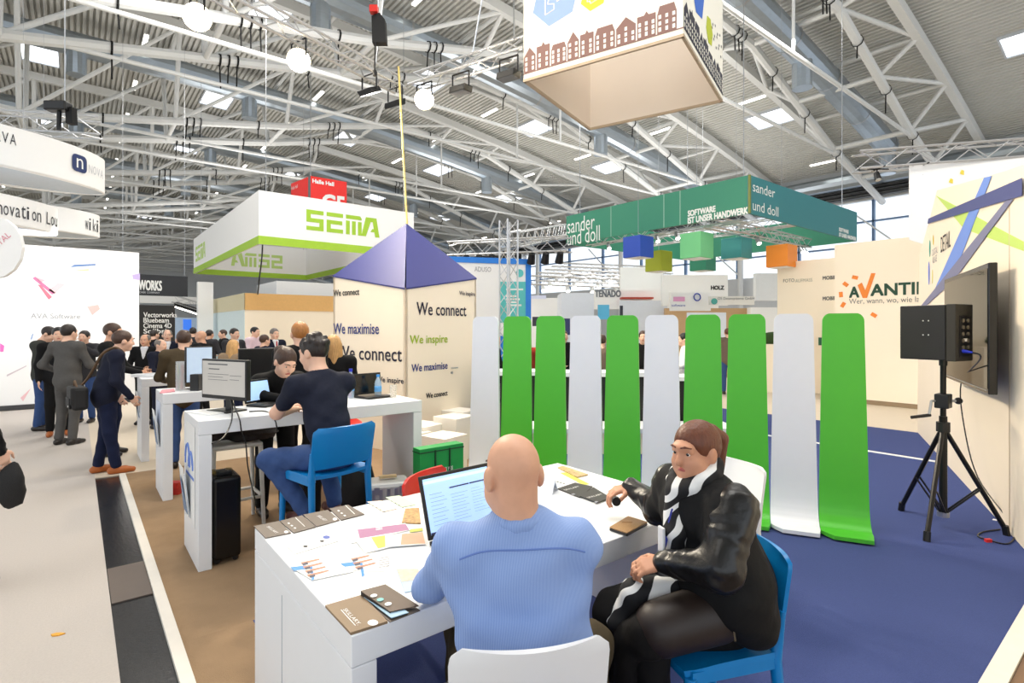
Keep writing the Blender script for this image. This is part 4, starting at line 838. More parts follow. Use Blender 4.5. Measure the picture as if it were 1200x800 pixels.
lattice('horizontal lattice truss carrying black spotlights over the blue framed wall', atd(528, 292, 14.6), atd(668, 286, 13.2), .35, .35); lattice('cross lattice truss carrying spotlights over the blue framed wall', atd(602, 281, 13.4), atd(668, 268, 19), .35, .35)
for i in range(9):
    f = (i+.3)/9; spot('black spotlight hanging over the blue framed wall', atd(528, 292, 14.6).lerp(atd(668, 286, 13.2), f)-UP*.175, (.2, .4, -.8), 'black spots over the blue framed wall', r=.11, ln=.26)
def yw(label, u0, u1, v0, d, rgb=None, th=.15, zb=0., name='stand_wall', cat='stand wall'):
    """stand wall facing the camera at depth d between two picture columns, with its top edge at row v0"""
    a = atd(u0, v0, d); b = atd(u1, v0, d); o = MB().prism([Vector((a.x, a.y, zb)), Vector((b.x, b.y, zb)), b, a], FW*th).build(name, SW if rgb is None else Mp(rgb), None)
    return tag(o, label, cat), a, b
def ytext(o, body, u0, v0, u1, v1, d, mat, bold=0.): a = atd(u0, v0, d-.01); text(body, a, RT, UP, (u1-u0)/FO*d, (v0-v1)/FO*d, mat, o, bold=bold)
GRI = M('grey_ink2', (110, 114, 122)); 
o, a, b = yw('white stand front with grey capitals far behind the panels', 697, 842, 340, 20, th=.3, zb=1.7+22/FO*20); ytext(o, 'TENADO', 697, 348, 727, 340.5, 20, GRI, .02)
o, a, b = yw('white upper stand board under the olive cube', 727, 777, 313, 21, zb=1.7+30/FO*21)
yw('red canopy edge under the white stand front', 729, 766, 348, 19.6, (178, 62, 40), .4, 1.7+34/FO*19.6, 'canopy', 'canopy')
o, a, b = yw('white hanging board with small dark capitals', 776, 853, 322, 18, zb=1.7+26/FO*18); ytext(o, 'HOLZ', 833, 339.5, 848, 335, 18, INK, .015)
o, a, b = yw('white sign with blue alpha ring logo', 786, 833, 342.5, 16.5, zb=1.7+20/FO*16.5)
m = MB(); c = atd(817, 348, 16.45)
for i in range(14): m.tube(c+RT*.1*math.cos(i*math.pi/7)+UP*.11*math.sin(i*math.pi/7), c+RT*.1*math.cos((i+1)*math.pi/7)+UP*.11*math.sin((i+1)*math.pi/7), .018, n=5)
m.build('ring_logo', M('logo_blue', (30, 60, 170)), o); a_ = atd(789, 353, 16.48); MB().prism([a_, a_+RT*.35, a_+RT*.35+UP*.14, a_+UP*.14], -FW*.004).build('pink_print', Mp((226, 160, 200)), o); ytext(o, 'software', 787, 359, 803, 356, 16.5, M('logo_blue', (30, 60, 170)))
o, a, b = yw('long white sign with turquoise globe logo', 832, 884, 347, 15.5, (236, 234, 228), .12, 1.7+27/FO*15.5); ytext(o, 'OS Datensysteme GmbH', 841, 352, 884, 348, 15.5, GRI)
c = atd(837, 353, 15.48); MB().tube(c, c-FW*.01, .09, n=12).build('globe_logo', M('globe_teal', (80, 170, 160)), o)
yw('wood-clad stand back wall behind the white signs', 780, 884, 361, 18.5, (206, 170, 126), .2); yw('pale grey stand wall behind the white panels', 727, 782, 352, 19, (222, 228, 238), .2); yw('white stand block beside the screen wall', 622, 660, 349, 20, th=.3); yw('light blue-grey stand cube in the middle distance', 658, 696, 343, 17, (226, 232, 242), 1.5)
yw('white stand front by the cream small-print wall', 880, 912, 360, 18, th=.3); o, a, b = yw('grey and white hanging board over the far stands', 886, 912, 320, 17, (236, 238, 240), .2, 1.7+32/FO*17)
yw('white screen board behind the green panels', 806, 851, 366, 15.4, (230, 236, 246), .1, 1.2)
o, a, b = yw('dark poster strip on the far white stand', 624, 657, 371, 16, (64, 60, 78), .1, 1.75); yw('red and navy poster on the far stand', 658, 668, 373, 15.5, (50, 60, 110), .08, 1.5); yw('cyan poster on the far white stand', 701, 714, 357, 16, (96, 190, 232), .08, 1.7+10/FO*16); yw('blue lettered fascia of a far stand', 618, 640, 346, 19.6, (220, 224, 246), .1, 1.7+34/FO*19.6)
o, a, b = yw('dark pillar on the white stand', 727, 730, 358, 15.8, (40, 46, 60), .1, 0); 
for i in range(5):
    z = 4.6+.15*(i % 2); lattice('lattice truss with white lamps over the far stands behind the panels', atd(622+8*i, 328-4*i, 22+1.6*i), atd(764+6*i, 333-4*i, 22.5+1.6*i), .35, .4, group='lattice trusses over the far stands')
for i in range(16): u = 632+i*11; k = i % 5; spot('small white lamp on the far lattice trusses', atd(622+8*k, 328-4*k, 22+1.6*k).lerp(atd(764+6*k, 333-4*k, 22.5+1.6*k), .1+.2*(i//5))-UP*.175, (-.2, -.4, -.8), 'small white lamps over the far stands', PAINT, GLOWW, .1, .22)
for i in range(12): u = 208+(i*5) % 30; spot('small dark lamp among the far lattice trusses', atd(205, 350, 28.6).lerp(atd(236, 360, 28.6), (i+.5)/13.5)-UP*.175, (.1, -.4, -.8), 'small dark lamps over the far left stands', BLACK, GLOWW, .1, .22)
lattice('lattice truss over the far left stands', atd(205, 350, 28.6), atd(236, 360, 28.6), .35, .4)
# ================================================================== PEOPLE: smooth-union distance fields turned into continuous meshes
def smin(a, b, k):
    h = np.maximum(k-np.abs(a-b), 0)/k; return np.minimum(a, b)-h*h*k*.25
def sdf_mesh(prims, vox, k=.03, fold=None):
    lo = np.full(3, 9.); hi = np.full(3, -9.)
    for p in prims:
        if p[0] == 'c':
            for c, r in ((p[1], p[3]), (p[2], p[4])): lo = np.minimum(lo, np.array(c)-r); hi = np.maximum(hi, np.array(c)+r)
        elif p[0] == 'e': lo = np.minimum(lo, np.array(p[1])-max(p[2])); hi = np.maximum(hi, np.array(p[1])+max(p[2]))
    lo = lo-3*vox-.01; hi = hi+3*vox+.01; n = np.ceil((hi-lo)/vox).astype(int)+1
    f = np.full(n, .3, np.float32); ax = [lo[i]+vox*np.arange(n[i]) for i in range(3)]
    for p in prims:
        t = p[0].lower(); kk = p[-1] if isinstance(p[-1], float) and len(p) > (5 if t == 'c' else 4) else k
        if t == 'c':
            a = np.array(p[1], float); b = np.array(p[2], float); ra, rb = p[3], p[4]; l = np.minimum(a-ra, b-rb); h = np.maximum(a+ra, b+rb)
        else:
            c = np.array(p[1], float); r = np.array(p[2], float); m = max(r); l = c-m; h = c+m
        pad = kk+2*vox; i0 = np.maximum(((l-pad-lo)/vox).astype(int), 0); i1 = np.minimum(((h+pad-lo)/vox).astype(int)+2, n)
        if (i1 <= i0).any(): continue
        sl = tuple(slice(i0[i], i1[i]) for i in range(3))
        X = ax[0][sl[0]][:, None, None]; Y = ax[1][sl[1]][None, :, None]; Z = ax[2][sl[2]][None, None, :]
        if t == 'c':
            d = b-a; L = max(float(d@d), 1e-9); tt = np.clip(((X-a[0])*d[0]+(Y-a[1])*d[1]+(Z-a[2])*d[2])/L, 0, 1)
            D = np.sqrt((X-a[0]-tt*d[0])**2+(Y-a[1]-tt*d[1])**2+(Z-a[2]-tt*d[2])**2)-(ra+(rb-ra)*tt)
        else:
            x = X-c[0]; y = Y-c[1]; z = Z-c[2]
            if len(p) > 3 and p[3] is not None:
                R = p[3]; x, y, z = (R[0][0]*x+R[1][0]*y+R[2][0]*z, R[0][1]*x+R[1][1]*y+R[2][1]*z, R[0][2]*x+R[1][2]*y+R[2][2]*z)
            k0 = np.sqrt((x/r[0])**2+(y/r[1])**2+(z/r[2])**2); k1 = np.sqrt((x/r[0]**2)**2+(y/r[1]**2)**2+(z/r[2]**2)**2)+1e-9
            D = k0*(k0-1)/k1
        if p[0].isupper(): f[sl] = -smin(-f[sl], D.astype(np.float32), kk)
        else: f[sl] = smin(f[sl], D.astype(np.float32), kk)
    if fold:
        amp, fr = fold; X, Y, Z = ax[0][:, None, None], ax[1][None, :, None], ax[2][None, None, :]
        f = f+amp*(np.sin(fr*(X*.7+Z*1.1)+2.2*np.sin(fr*.45*(Y-Z)))+np.sin(fr*1.6*(Z*.8-X*.9+Y*.6)+1.7*np.sin(fr*.5*X)))*.5
    s = f < 0
    c8 = [(i, j, k_) for i in (0, 1) for j in (0, 1) for k_ in (0, 1)]; N = np.array(f.shape)-1
    cnt = np.zeros(tuple(N), np.int8)
    for i, j, k_ in c8: cnt += s[i:i+N[0], j:j+N[1], k_:k_+N[2]]
    act = (cnt > 0) & (cnt < 8); I = np.argwhere(act); idx = np.full(act.shape, -1, np.int32); idx[tuple(I.T)] = np.arange(len(I))
    vals = np.stack([f[I[:, 0]+i, I[:, 1]+j, I[:, 2]+k_] for i, j, k_ in c8], 1); C = np.array(c8, float)
    acc = np.zeros((len(I), 3)); w = np.zeros((len(I), 1))
    for a in range(8):
        for b in range(a+1, 8):
            if abs(C[a]-C[b]).sum() == 1:
                va, vb = vals[:, a], vals[:, b]; m = (va < 0) != (vb < 0); t = np.where(m, va/np.where(m, va-vb, 1), 0)
                acc += np.where(m[:, None], C[a]+(C[b]-C[a])*t[:, None], 0); w += m[:, None]
    V = lo+vox*(I+acc/np.maximum(w, 1)); Q = []
    for axn in range(3):
        d = [0, 0, 0]; d[axn] = 1; u, v = [(1, 2), (2, 0), (0, 1)][axn]
        A = s[:s.shape[0]-d[0], :s.shape[1]-d[1], :s.shape[2]-d[2]]; B = s[d[0]:, d[1]:, d[2]:]; E = np.argwhere(A != B)
        E = E[(E[:, u] > 0) & (E[:, v] > 0) & (E[:, u] < act.shape[u]) & (E[:, v] < act.shape[v]) & (E[:, axn] < act.shape[axn])]
        ins = A[tuple(E.T)]; q = []
        for du, dv in ((1, 1), (0, 1), (0, 0), (1, 0)):
            e = E.copy(); e[:, u] -= du; e[:, v] -= dv; q.append(idx[tuple(e.T)])
        q = np.stack(q, 1); q[~ins] = q[~ins][:, ::-1]; Q.append(q)
    return V, np.concatenate(Q)
def sdfo(name, prims, vox, mat, parent, k=.03, fold=None):
    V, Q = sdf_mesh(prims, vox, k, fold); me = bpy.data.meshes.new(name); me.vertices.add(len(V)); me.vertices.foreach_set('co', V.astype(np.float32).ravel())
    me.loops.add(Q.size); me.loops.foreach_set('vertex_index', Q.astype(np.int32).ravel()); me.polygons.add(len(Q)); me.polygons.foreach_set('loop_start', np.arange(0, Q.size, 4, dtype=np.int32))
    me.update(calc_edges=True); me.validate(); me.polygons.foreach_set('use_smooth', [True]*len(me.polygons)); me.materials.append(mat)
    o = bpy.data.objects.new(name, me); o.parent = parent; COL.objects.link(o); return o
def vec(a): return Vector(a)
def rotm(yaw, pitch, roll=0.):
    """columns: right, forward, up of the head; yaw left positive, pitch down positive"""
    m = Matrix.Rotation(yaw, 3, 'Z') @ Matrix.Rotation(-pitch, 3, 'X') @ Matrix.Rotation(roll, 3, 'Y'); return m
def hand(w, d, nrm, side, curl=.5, s=1., spread=.012):
    """palm, four fingers of different length and a thumb; d: wrist to fingers, nrm: palm normal"""
    d = vec(d).normalized(); nrm = (vec(nrm)-d*vec(nrm).dot(d)).normalized(); x = d.cross(nrm)*side; w = vec(w); P = []
    L = (.040, .045, .042, .033)
    for i in range(4):
        off = x*(.030-.020*i)*s; kn = w+d*(.085-.004*abs(i-1.3))*s+off; P.append(('c', w+d*.015*s+off*.6, kn, .013*s, .0115*s, .012))
        a = curl*.6; p = kn
        for j, f in enumerate((1., .7, .55)):
            dd = d*math.cos(a)+nrm*math.sin(a)+x*(.35-.23*i)*spread*8*(1 if j == 0 else .3); q = p+dd.normalized()*L[i]*f*s
            P.append(('c', p, q, (.0098-.001*j)*s, (.009-.001*j)*s, .004)); p = q; a += curl
    t0 = w+d*.025*s+x*.025*s; t1 = t0+(d*.55+x*.7+nrm*.35*curl).normalized()*.038*s; t2 = t1+(d*.85+x*.3+nrm*.6*curl).normalized()*.03*s; t3 = t2+(d*.9+nrm*.8*curl).normalized()*.024*s
    P += [('c', t0, t1, .0135*s, .012*s, .01), ('c', t1, t2, .0115*s, .0105*s, .005), ('c', t2, t3, .0105*s, .009*s, .004)]
    return P
SKIN = {k: M('skin_'+k, c, .5, var=.08, scale=30) for k, c in (('light', (232, 186, 160)), ('mid', (216, 164, 134)), ('warm', (206, 148, 116)))}
HAIR = {k: M('hair_'+k, c, .45, var=.45, scale=70, stretch=(1, 1, .25), bump=.4, bscale=90) for k, c in (('dark', (36, 26, 22)), ('brown', (66, 44, 32)), ('auburn', (104, 56, 34)), ('ginger', (170, 112, 56)), ('blond', (196, 152, 96)), ('grey', (120, 112, 106)), ('black', (18, 16, 16)))}
EYEW = M('eye_white', (235, 230, 225), .2, var=.01); IRIS = M('iris_dark', (40, 28, 22), .2); LIPS = M('lips', (186, 96, 88), .4); 
def cl(name, rgb, rough=.85, bump=.35): return M('cloth_'+name, rgb, rough, var=.12, scale=40, bump=bump, bscale=22, spec=.25)
LEATHER = M('shoe_leather', (34, 26, 22), .35)
STAND = dict(pel=(0, 0, .95), nek=(0, -.01, 1.47), hed=(0, .03, 1.615), shL=(-.19, -.01, 1.42), shR=(.19, -.01, 1.42), elL=(-.25, -.03, 1.13), elR=(.25, -.03, 1.13), wrL=(-.24, .08, .89), wrR=(.24, .08, .89),
             hipL=(-.09, 0, .92), hipR=(.09, 0, .92), knL=(-.1, .02, .5), knR=(.1, .02, .5), anL=(-.105, -.03, .085), anR=(.105, -.03, .085))
def person(label, xy, facing, top, bottom, hair='brown', skin='light', h=1.75, pose=None, vox=.02, head=(0, 0, 0), hairstyle='short', shoes=LEATHER, fat=1.1, depth=1., sleeves='long', hands=None, fold=None, front=None, group=None, skirt=None, legs=True, headscale=1., face=True, z=0., extra=(), neckr=1., chub=0.):
    J = {k: vec(v) for k, v in STAND.items()}
    if pose: J.update({k: vec(v) for k, v in pose.items() if k != 'abs'})
    s = h/1.75
    if not (pose and pose.get('abs')):
        J = {k: v*s for k, v in J.items() if k != 'abs'}
    else: J = {k: v for k, v in J.items() if k != 'abs'}; s = 1.
    T = thing('person', label, 'person', (xy[0], xy[1], z), hd(facing), group)
    zt = (J['nek']-J['pel']).normalized(); xt = (J['shR']-J['shL']); xt = (xt-zt*xt.dot(zt)).normalized(); yt = zt.cross(xt); R = Matrix((xt, yt, zt)).transposed()
    Rl = [[R[i][j] for j in range(3)] for i in range(3)]
    def sp(f): return J['pel'].lerp(J['nek'], f)
    f_ = fat*s; dp = depth*s
    # garments
    P = [('e', sp(.70)-yt*.0, (.162*f_, .112*dp, .20*s), Rl), ('e', sp(.36)+yt*.012, (.150*f_, .118*dp, .2*s), Rl), ('e', sp(.02), (.165*f_, .122*dp, .13*s), Rl), ('c', J['shL'], J['shR'], .062*s, .062*s), ('c', J['nek']-zt*.03*s, J['shL'], .058*s, .062*s), ('c', J['nek']-zt*.03*s, J['shR'], .058*s, .062*s)]
    for q in 'LR':
        sh, el, wr = J['sh'+q], J['el'+q], J['wr'+q]
        if sleeves == 'long': P += [('c', sh, el, .062*s*(.6+.4*fat), .05*s), ('c', el, wr, .05*s, .038*s)]
        else: P += [('c', sh, sh.lerp(el, .62), .064*s, .06*s)]
    P.append(('C', J['nek']+zt*.035*s, J['nek']+zt*.12*s, .056*s, .062*s, .01))
    P += list(extra)
    if J['knL'].z < .6 and not (pose and pose.get('abs')): P += [('e', J['pel']-zt*.04*s, (.172*f_, .138*dp, .17*s), Rl), ('e', sp(.3), (.16*f_, .128*dp, .2*s), Rl)]
    sdfo('top', P, vox, top, T, .05*s, fold)
    Q = [('e', J['pel'], (.158*f_, .118*dp, .12*s), Rl)]
    for q in 'LR':
        Q += [('c', J['hip'+q], J['kn'+q], .09*s*(.5+.5*fat), .07*s), ('c', J['kn'+q], J['an'+q]+vec((0, 0, .02)), .069*s, .056*s)]
    if legs: sdfo('skirt' if skirt else 'trousers', Q, vox, bottom, T, .035*s, fold)
    if legs:
        for q in 'LR':
            a = J['an'+q]; sd = -1 if q == 'L' else 1; fwd = vec((sd*.12, 1, 0)).normalized()
            if 'to'+q in J: fwd = (J['to'+q]-a).normalized()
            b = a-vec((0, 0, .045*s))
            sdfo('shoe', [('c', b-fwd*.045*s, b+fwd*.08*s, .042*s, .04*s), ('c', b+fwd*.08*s, b+fwd*.165*s-vec((0, 0, .008)), .04*s, .03*s), ('c', b, a+vec((0, 0, .02)), .042*s, .04*s), ('E', b-vec((0, 0, .13*s+.0)), (.5, .5, .09*s), None, .005)], max(vox*.8, .008), shoes, T, .02)
    # body
    hs = s*headscale; RH = rotm(*head); hc_ = J['hed']
    def hp(x, y, z_): return hc_+RH @ vec((x, y, z_))*hs
    RHl = [[RH[i][j] for j in range(3)] for i in range(3)]
    def rr(*a): return tuple(x*hs for x in a)
    B = [('e', hp(0, -.012, .03), rr(.076, .096, .09), RHl), ('e', hp(0, .022, -.04), rr(.06, .072, .078), RHl), ('e', hp(0, .06, -.088), rr(.03, .03, .026), RHl), ('c', hp(0, -.02, -.05), J['nek']-zt*.03, .058*hs*neckr, .06*s*neckr), ('c', hp(0, .088, .012), hp(0, .108, -.026), .009*hs, .0155*hs, .012), ('e', hp(0, .082, .035), rr(.05, .02, .014), RHl),
         ('E', hp(-.033, .099, .012), rr(.019, .016, .014), RHl, .012), ('E', hp(.033, .099, .012), rr(.019, .016, .014), RHl, .012), ('e', hp(-.042, .062, -.03), rr(.024, .024, .024), RHl), ('e', hp(.042, .062, -.03), rr(.024, .024, .024), RHl)]
    for sd in (-1, 1): B += [('c', hp(sd*.019, .085, .0205), hp(sd*.048, .078, .0175), .0078*hs, .0075*hs, .006), ('c', hp(sd*.02, .085, -.004), hp(sd*.047, .079, -.003), .005*hs, .005*hs, .008)]
    for sd in (-1, 1): B += [('e', hp(sd*.081, -.014, -.008), rr(.013, .026, .037), RHl, .007)]
    if chub: B += [('e', hp(sd*.042, .035, -.062), rr(.034, .04, .036), RHl, .03) for sd in (-1, 1)]+[('e', hp(0, .03, -.095), rr(.045, .045, .03), RHl, .03)]
    B += [('c', J['nek'], J['pel'], .07*s, .08*s), ('c', J['shL'], J['shR'], .04*s, .04*s)]
    for q in 'LR':
        sh, el, wr = J['sh'+q], J['el'+q], J['wr'+q]; r0, r1, r2 = ((.04, .036, .027) if sleeves == 'long' else (.05, .044, .028)); B += [('c', sh, el, r0*s, r1*s), ('c', el, wr, r1*s*.98, r2*s)]
        if legs: B += [('c', J['hip'+q], J['kn'+q], .06*s, .045*s), ('c', J['kn'+q], J['an'+q], .042*s, .032*s)]
        H = (hands or {}).get(q); sd = -1 if q == 'L' else 1
        if H is None: H = ((wr-el).normalized(), vec((-sd, 0, 0)), .35)
        B += hand(wr-(vec(H[0]).normalized())*.005, H[0], H[1], (H[3] if len(H) > 3 else sd), H[2], 1.0*s)
    sdfo('body', B, min(vox, .016), SKIN[skin], T, .025)
    hm = HAIR.get(hair)
    if hairstyle != 'bald':
        Hh = [('e', hp(0, -.02, .036), rr(.0855, .106, .097), RHl)]
        if hairstyle in ('long', 'pony'): Hh.append(('e', hp(0, -.045, .02), rr(.084, .085, .1), RHl))
        if hairstyle == 'curly':
            rn = random.Random(5)
            for _ in range(46):
                a = rn.random()*6.28; b = rn.random()*1.3; Hh.append(('e', hp(.08*math.cos(a)*math.cos(b), -.025+.1*math.sin(a)*math.cos(b), .045+.09*math.sin(b)), rr(.02, .02, .02), None, .01))
        if hairstyle == 'long': Hh += [('c', hp(-.05, -.06, 0), hp(-.07, -.06, -.2), .05*hs, .045*hs), ('c', hp(.05, -.06, 0), hp(.07, -.06, -.2), .05*hs, .045*hs), ('c', hp(0, -.08, 0), hp(0, -.09, -.22), .06*hs, .05*hs)]
        if hairstyle == 'pony': Hh += [('c', hp(0, -.12, .07), hp(0, -.175, .02), .03*hs, .036*hs, .01), ('c', hp(0, -.175, .02), hp(0, -.16, -.13), .038*hs, .016*hs, .01)]
        Hh += [('E', hp(0, .115, -.03 if hairstyle != 'receding' else .03), rr(.088, .1, .098), RHl, .012), ('E', hp(-.09, .03, -.075), rr(.05, .055, .075), RHl, .01), ('E', hp(.09, .03, -.075), rr(.05, .055, .075), RHl, .01)]
        if hairstyle in ('short', 'curly', 'receding'): Hh += [('E', hp(0, -.05, -.145), rr(.14, .12, .085), RHl, .01)]
        if hairstyle == 'receding': Hh += [('E', hp(0, .02, .13), rr(.06, .1, .05), RHl, .01)]
        sdfo('hair', Hh, min(vox, .012), hm, T, .02)
    if face:
        for sd in (-1, 1):
            put('eye', *sph(hp(sd*.033, .0785, .010), .0108*hs), EYEW, T, smooth=True, world=False); put('iris', *sph(hp(sd*.033, .0828, .0095), .0078*hs), IRIS, T, smooth=True, world=False)
            if vox < .015: sdfo('eyebrow', [('c', hp(sd*.014, .102, .037), hp(sd*.032, .099, .042), .004*hs, .004*hs), ('c', hp(sd*.032, .099, .042), hp(sd*.054, .083, .036), .004*hs, .003*hs)], .003, hm or HAIR['brown'], T, .005)
        sdfo('lips', [('c', hp(-.02, .084, -.058), hp(0, .092, -.055), .0055*hs, .007*hs), ('c', hp(.02, .084, -.058), hp(0, .092, -.055), .0055*hs, .007*hs), ('c', hp(-.014, .086, -.064), hp(.014, .086, -.064), .006*hs, .006*hs)], .004, LIPS, T, .006)
    if front:                                              # shirt front and tie showing in an open jacket
        a = J['nek']+yt*.07*dp; c_ = sp(.62)+yt*.117*dp
        V = [a-xt*.055*s, a+xt*.055*s, c_+xt*.012*s-zt*.08*s, c_-xt*.012*s-zt*.08*s, c_+xt*.05*s+zt*.06*s, c_-xt*.05*s+zt*.06*s]
        sdfo('shirt_front', [('c', a-zt*.01, c_-zt*.06*s-yt*.012, .05*s, .02*s), ('c', a+xt*.03, c_+zt*.05*s-yt*.01, .035*s, .02*s), ('c', a-xt*.03, c_+zt*.05*s-yt*.01, .035*s, .02*s)], .01, front[0], T, .02)
        if len(front) > 1: sdfo('tie', [('c', a+yt*.045*s-zt*.01, c_-zt*.05*s+yt*.02, .014*s, .02*s)], .007, front[1], T, .01)
    T['_'] = 0; del T['_']
    return T, J, (zt, xt, yt), hp
def sph(c, r):
    m = MB().sphere(c, r, 8); return m.V, m.F
NAVY = cl('navy', (24, 28, 46)); BLK = cl('black', (15, 15, 17)); CHAR = cl('charcoal', (52, 52, 56)); GREYS = cl('grey_suit', (84, 82, 80)); JEANS = cl('jeans', (56, 80, 128)); DJEANS = cl('dark_jeans', (22, 30, 58)); BROWNJ = cl('brown_jacket', (78, 66, 48)); WHT = cl('white_shirt', (232, 232, 236)); BEIGE = cl('beige_coat', (150, 128, 104)); TAUPE = cl('taupe', (112, 96, 84)); PINK = cl('pink_shirt', (222, 196, 206)); REDT = cl('red_tie', (170, 30, 34)); OLIVE = cl('olive_trousers', (72, 62, 44)); DGREEN = cl('dark_green_grey', (58, 60, 56))
TANSHOE = M('tan_shoe', (176, 96, 40), .5, var=.1)
# ---- man in striped shirt, seen from behind
STRIPE = stripeM('striped_shirt', (160, 184, 228), (106, 138, 202), 85, .75)
F1 = (1.115, 1.37)
for o in bpy.data.objects:
    if o.get('label', '').startswith('white plastic chair with the man'): o.location = (F1[0], F1[1], 0)
T, J, fr, hp = person('bald man in a blue striped shirt sitting with his back turned', F1, man_dir, STRIPE, OLIVE, skin='mid', hairstyle='bald', vox=.008, fat=1.12, depth=1.08, fold=(.0075, 22), headscale=1.08, head=(.2, .14, 0), neckr=1.12, chub=1.,
  extra=[('c', (-.18, -.03, .97), (-.12, -.05, .75), .06, .08), ('c', (.18, -.03, .97), (.155, -.05, .72), .062, .085), ('e', (.025, -.05, .68), (.185, .15, .17))],
  pose=dict(abs=1, pel=(.03, -.06, .575), nek=(.0, -.03, 1.085), hed=(-.01, -.005, 1.225), shL=(-.185, -.02, 1.0), shR=(.195, -.03, .995), elL=(-.275, .14, .815), elR=(.2, .2, .82), wrL=(-.13, .39, .792), wrR=(.04, .43, .792), hipL=(-.1, -.02, .55), hipR=(.1, -.02, .55), knL=(-.14, .38, .52), knR=(.33, .2, .53), anL=(-.14, .36, .085), anR=(.34, .23, .085)),
  hands=dict(L=((.35, .9, -.08), (0, -.1, -1), .35), R=((-.1, 1, -.08), (0, -.1, -1), .35)))
zt, xt, yt = fr; c_ = J['nek']
sdfo('collar', [('c', c_+xt*.066*math.cos(a)+yt*.07*math.sin(a)+zt*(.012+.012*math.sin(a)), c_+xt*.066*math.cos(a+.5)+yt*.07*math.sin(a+.5)+zt*(.012+.012*math.sin(a+.5)), .02, .02) for a in [i*.5 for i in range(13)]]+[('C', c_-zt*.1, c_+zt*.2, .058, .064, .004)], .006, STRIPE, T, .012)
def surf_seam(o, pts, r, mat, parent):
    """a thin seam lying on the back of a garment: each point is pushed onto the mesh surface"""
    from mathutils.bvhtree import BVHTree
    me = o.data; bv = BVHTree.FromPolygons([v.co for v in me.vertices], [tuple(p.vertices) for p in me.polygons]); P = []
    for x, z_ in pts:
        h_ = bv.ray_cast(Vector((x, -1, z_)), Vector((0, 1, 0)))
        if h_[0] is not None: P.append(h_[0])
    MB().path(P, r, 5).build('yoke_seam', mat, parent, world=False)
TOPM = [c for c in T.children if c.name.startswith('top')][0]
surf_seam(TOPM, [(-.19+.39*i/24, 1.03-.025*abs(-.97+2*i/24)**3) for i in range(25)], .003, M('seam_blue', (96, 124, 190), .8), T)
# ---- woman in black
F2 = (wh.x, wh.y); LJ = M('black_leather', (14, 14, 16), .34, var=.25, scale=14, bump=.55, bscale=16, spec=.5)
T, J, fr, hp = person('woman in black leather jacket and zebra scarf sitting by the table', F2, wom_dir, cl('black_jacket', (15, 15, 16), .75), cl('black_skirt', (13, 12, 13)), 'auburn', 'warm', hairstyle='pony', vox=.008, fat=1.32, depth=1.45, fold=(.0035, 30), head=(.30, .08, .03), headscale=.95, neckr=1.1, chub=1.,
  extra=[('e', (-.02, -.06, .70), (.27, .2, .2)), ('c', (-.19, .0, 1.0), (-.235, .07, .86), .07, .062), ('c', (.18, 0, .98), (.25, .02, .89), .066, .06), ('c', (-.21, .0, .66), (-.2, -.1, .58), .07, .09)],
  pose=dict(abs=1, pel=(0, -.1, .58), nek=(0, .0, 1.075), hed=(0, .02, 1.195), shL=(-.175, -.02, 1.02), shR=(.18, .0, 1.015), elL=(-.26, .09, .835), elR=(.30, .0, .86), wrL=(-.06, .20, .785), wrR=(.52, .03, .905), hipL=(-.1, -.06, .55), hipR=(.1, -.06, .55), knL=(-.1, .28, .545), knR=(.09, .30, .55), anL=(-.1, .25, .085), anR=(.1, .27, .085)),
  hands=dict(L=((.25, .85, -.1), (.4, -.2, -1), .9), R=((.25, .85, -.22), (0, -.3, -1), .7)))
for q, K in (('L', ((.088, .076), (.068, .047))), ('R', ((.078, .07), (.062, .045)))):
    sh, el, wr = J['sh'+q], J['el'+q], J['wr'+q]; sdfo('sleeve', [('c', sh+vec((-.018 if q == 'L' else .018, 0, .004)), el, *K[0]), ('c', el, wr, *K[1])], .008, LJ, T, .04, (.005, 55))
ZEB = M('zebra_scarf', (14, 14, 16), .8, var=.1); nt = ZEB.node_tree; b_ = nt.nodes['Principled BSDF']; wv = nt.nodes.new('ShaderNodeTexWave'); wv.inputs['Scale'].default_value = 5.5; wv.inputs['Distortion'].default_value = 9; wv.inputs['Detail'].default_value = 1; wv.bands_direction = 'DIAGONAL'
tcn = nt.nodes.new('ShaderNodeTexCoord'); nt.links.new(tcn.outputs['Object'], wv.inputs['Vector']); rmp = nt.nodes.new('ShaderNodeValToRGB'); rmp.color_ramp.elements[0].position = .56; rmp.color_ramp.elements[1].position = .6; rmp.color_ramp.elements[0].color = (.008, .008, .01, 1); rmp.color_ramp.elements[1].color = (.85, .85, .83, 1)
nt.links.new(wv.outputs['Fac'], rmp.inputs[0]); nt.links.new(rmp.outputs[0], b_.inputs['Base Color'])
zt, xt, yt = fr; c_ = J['nek']
ringp = [('c', c_+xt*.075*math.cos(a)+yt*(.085*math.sin(a)+.015)+zt*(.03-.03*math.sin(a)), c_+xt*.075*math.cos(a+.5)+yt*(.085*math.sin(a+.5)+.015)+zt*(.03-.03*math.sin(a+.5)), .034, .034) for a in [i*.5 for i in range(13)]]
sdfo('scarf', ringp+[('c', c_+yt*.11-zt*.02+xt*.01, c_+yt*.16-zt*.16-xt*.02, .042, .05), ('c', c_+yt*.16-zt*.16-xt*.02, c_+yt*.18-zt*.33-xt*.03, .05, .035)], .008, ZEB, T, .02, (.004, 50))
sdfo('scarf_end', [('c', (-.02, .15, .665), (.0, .29, .645), .05, .06), ('c', (.0, .29, .645), (.02, .36, .53), .05, .035)], .008, ZEB, T, .03, (.006, 40))
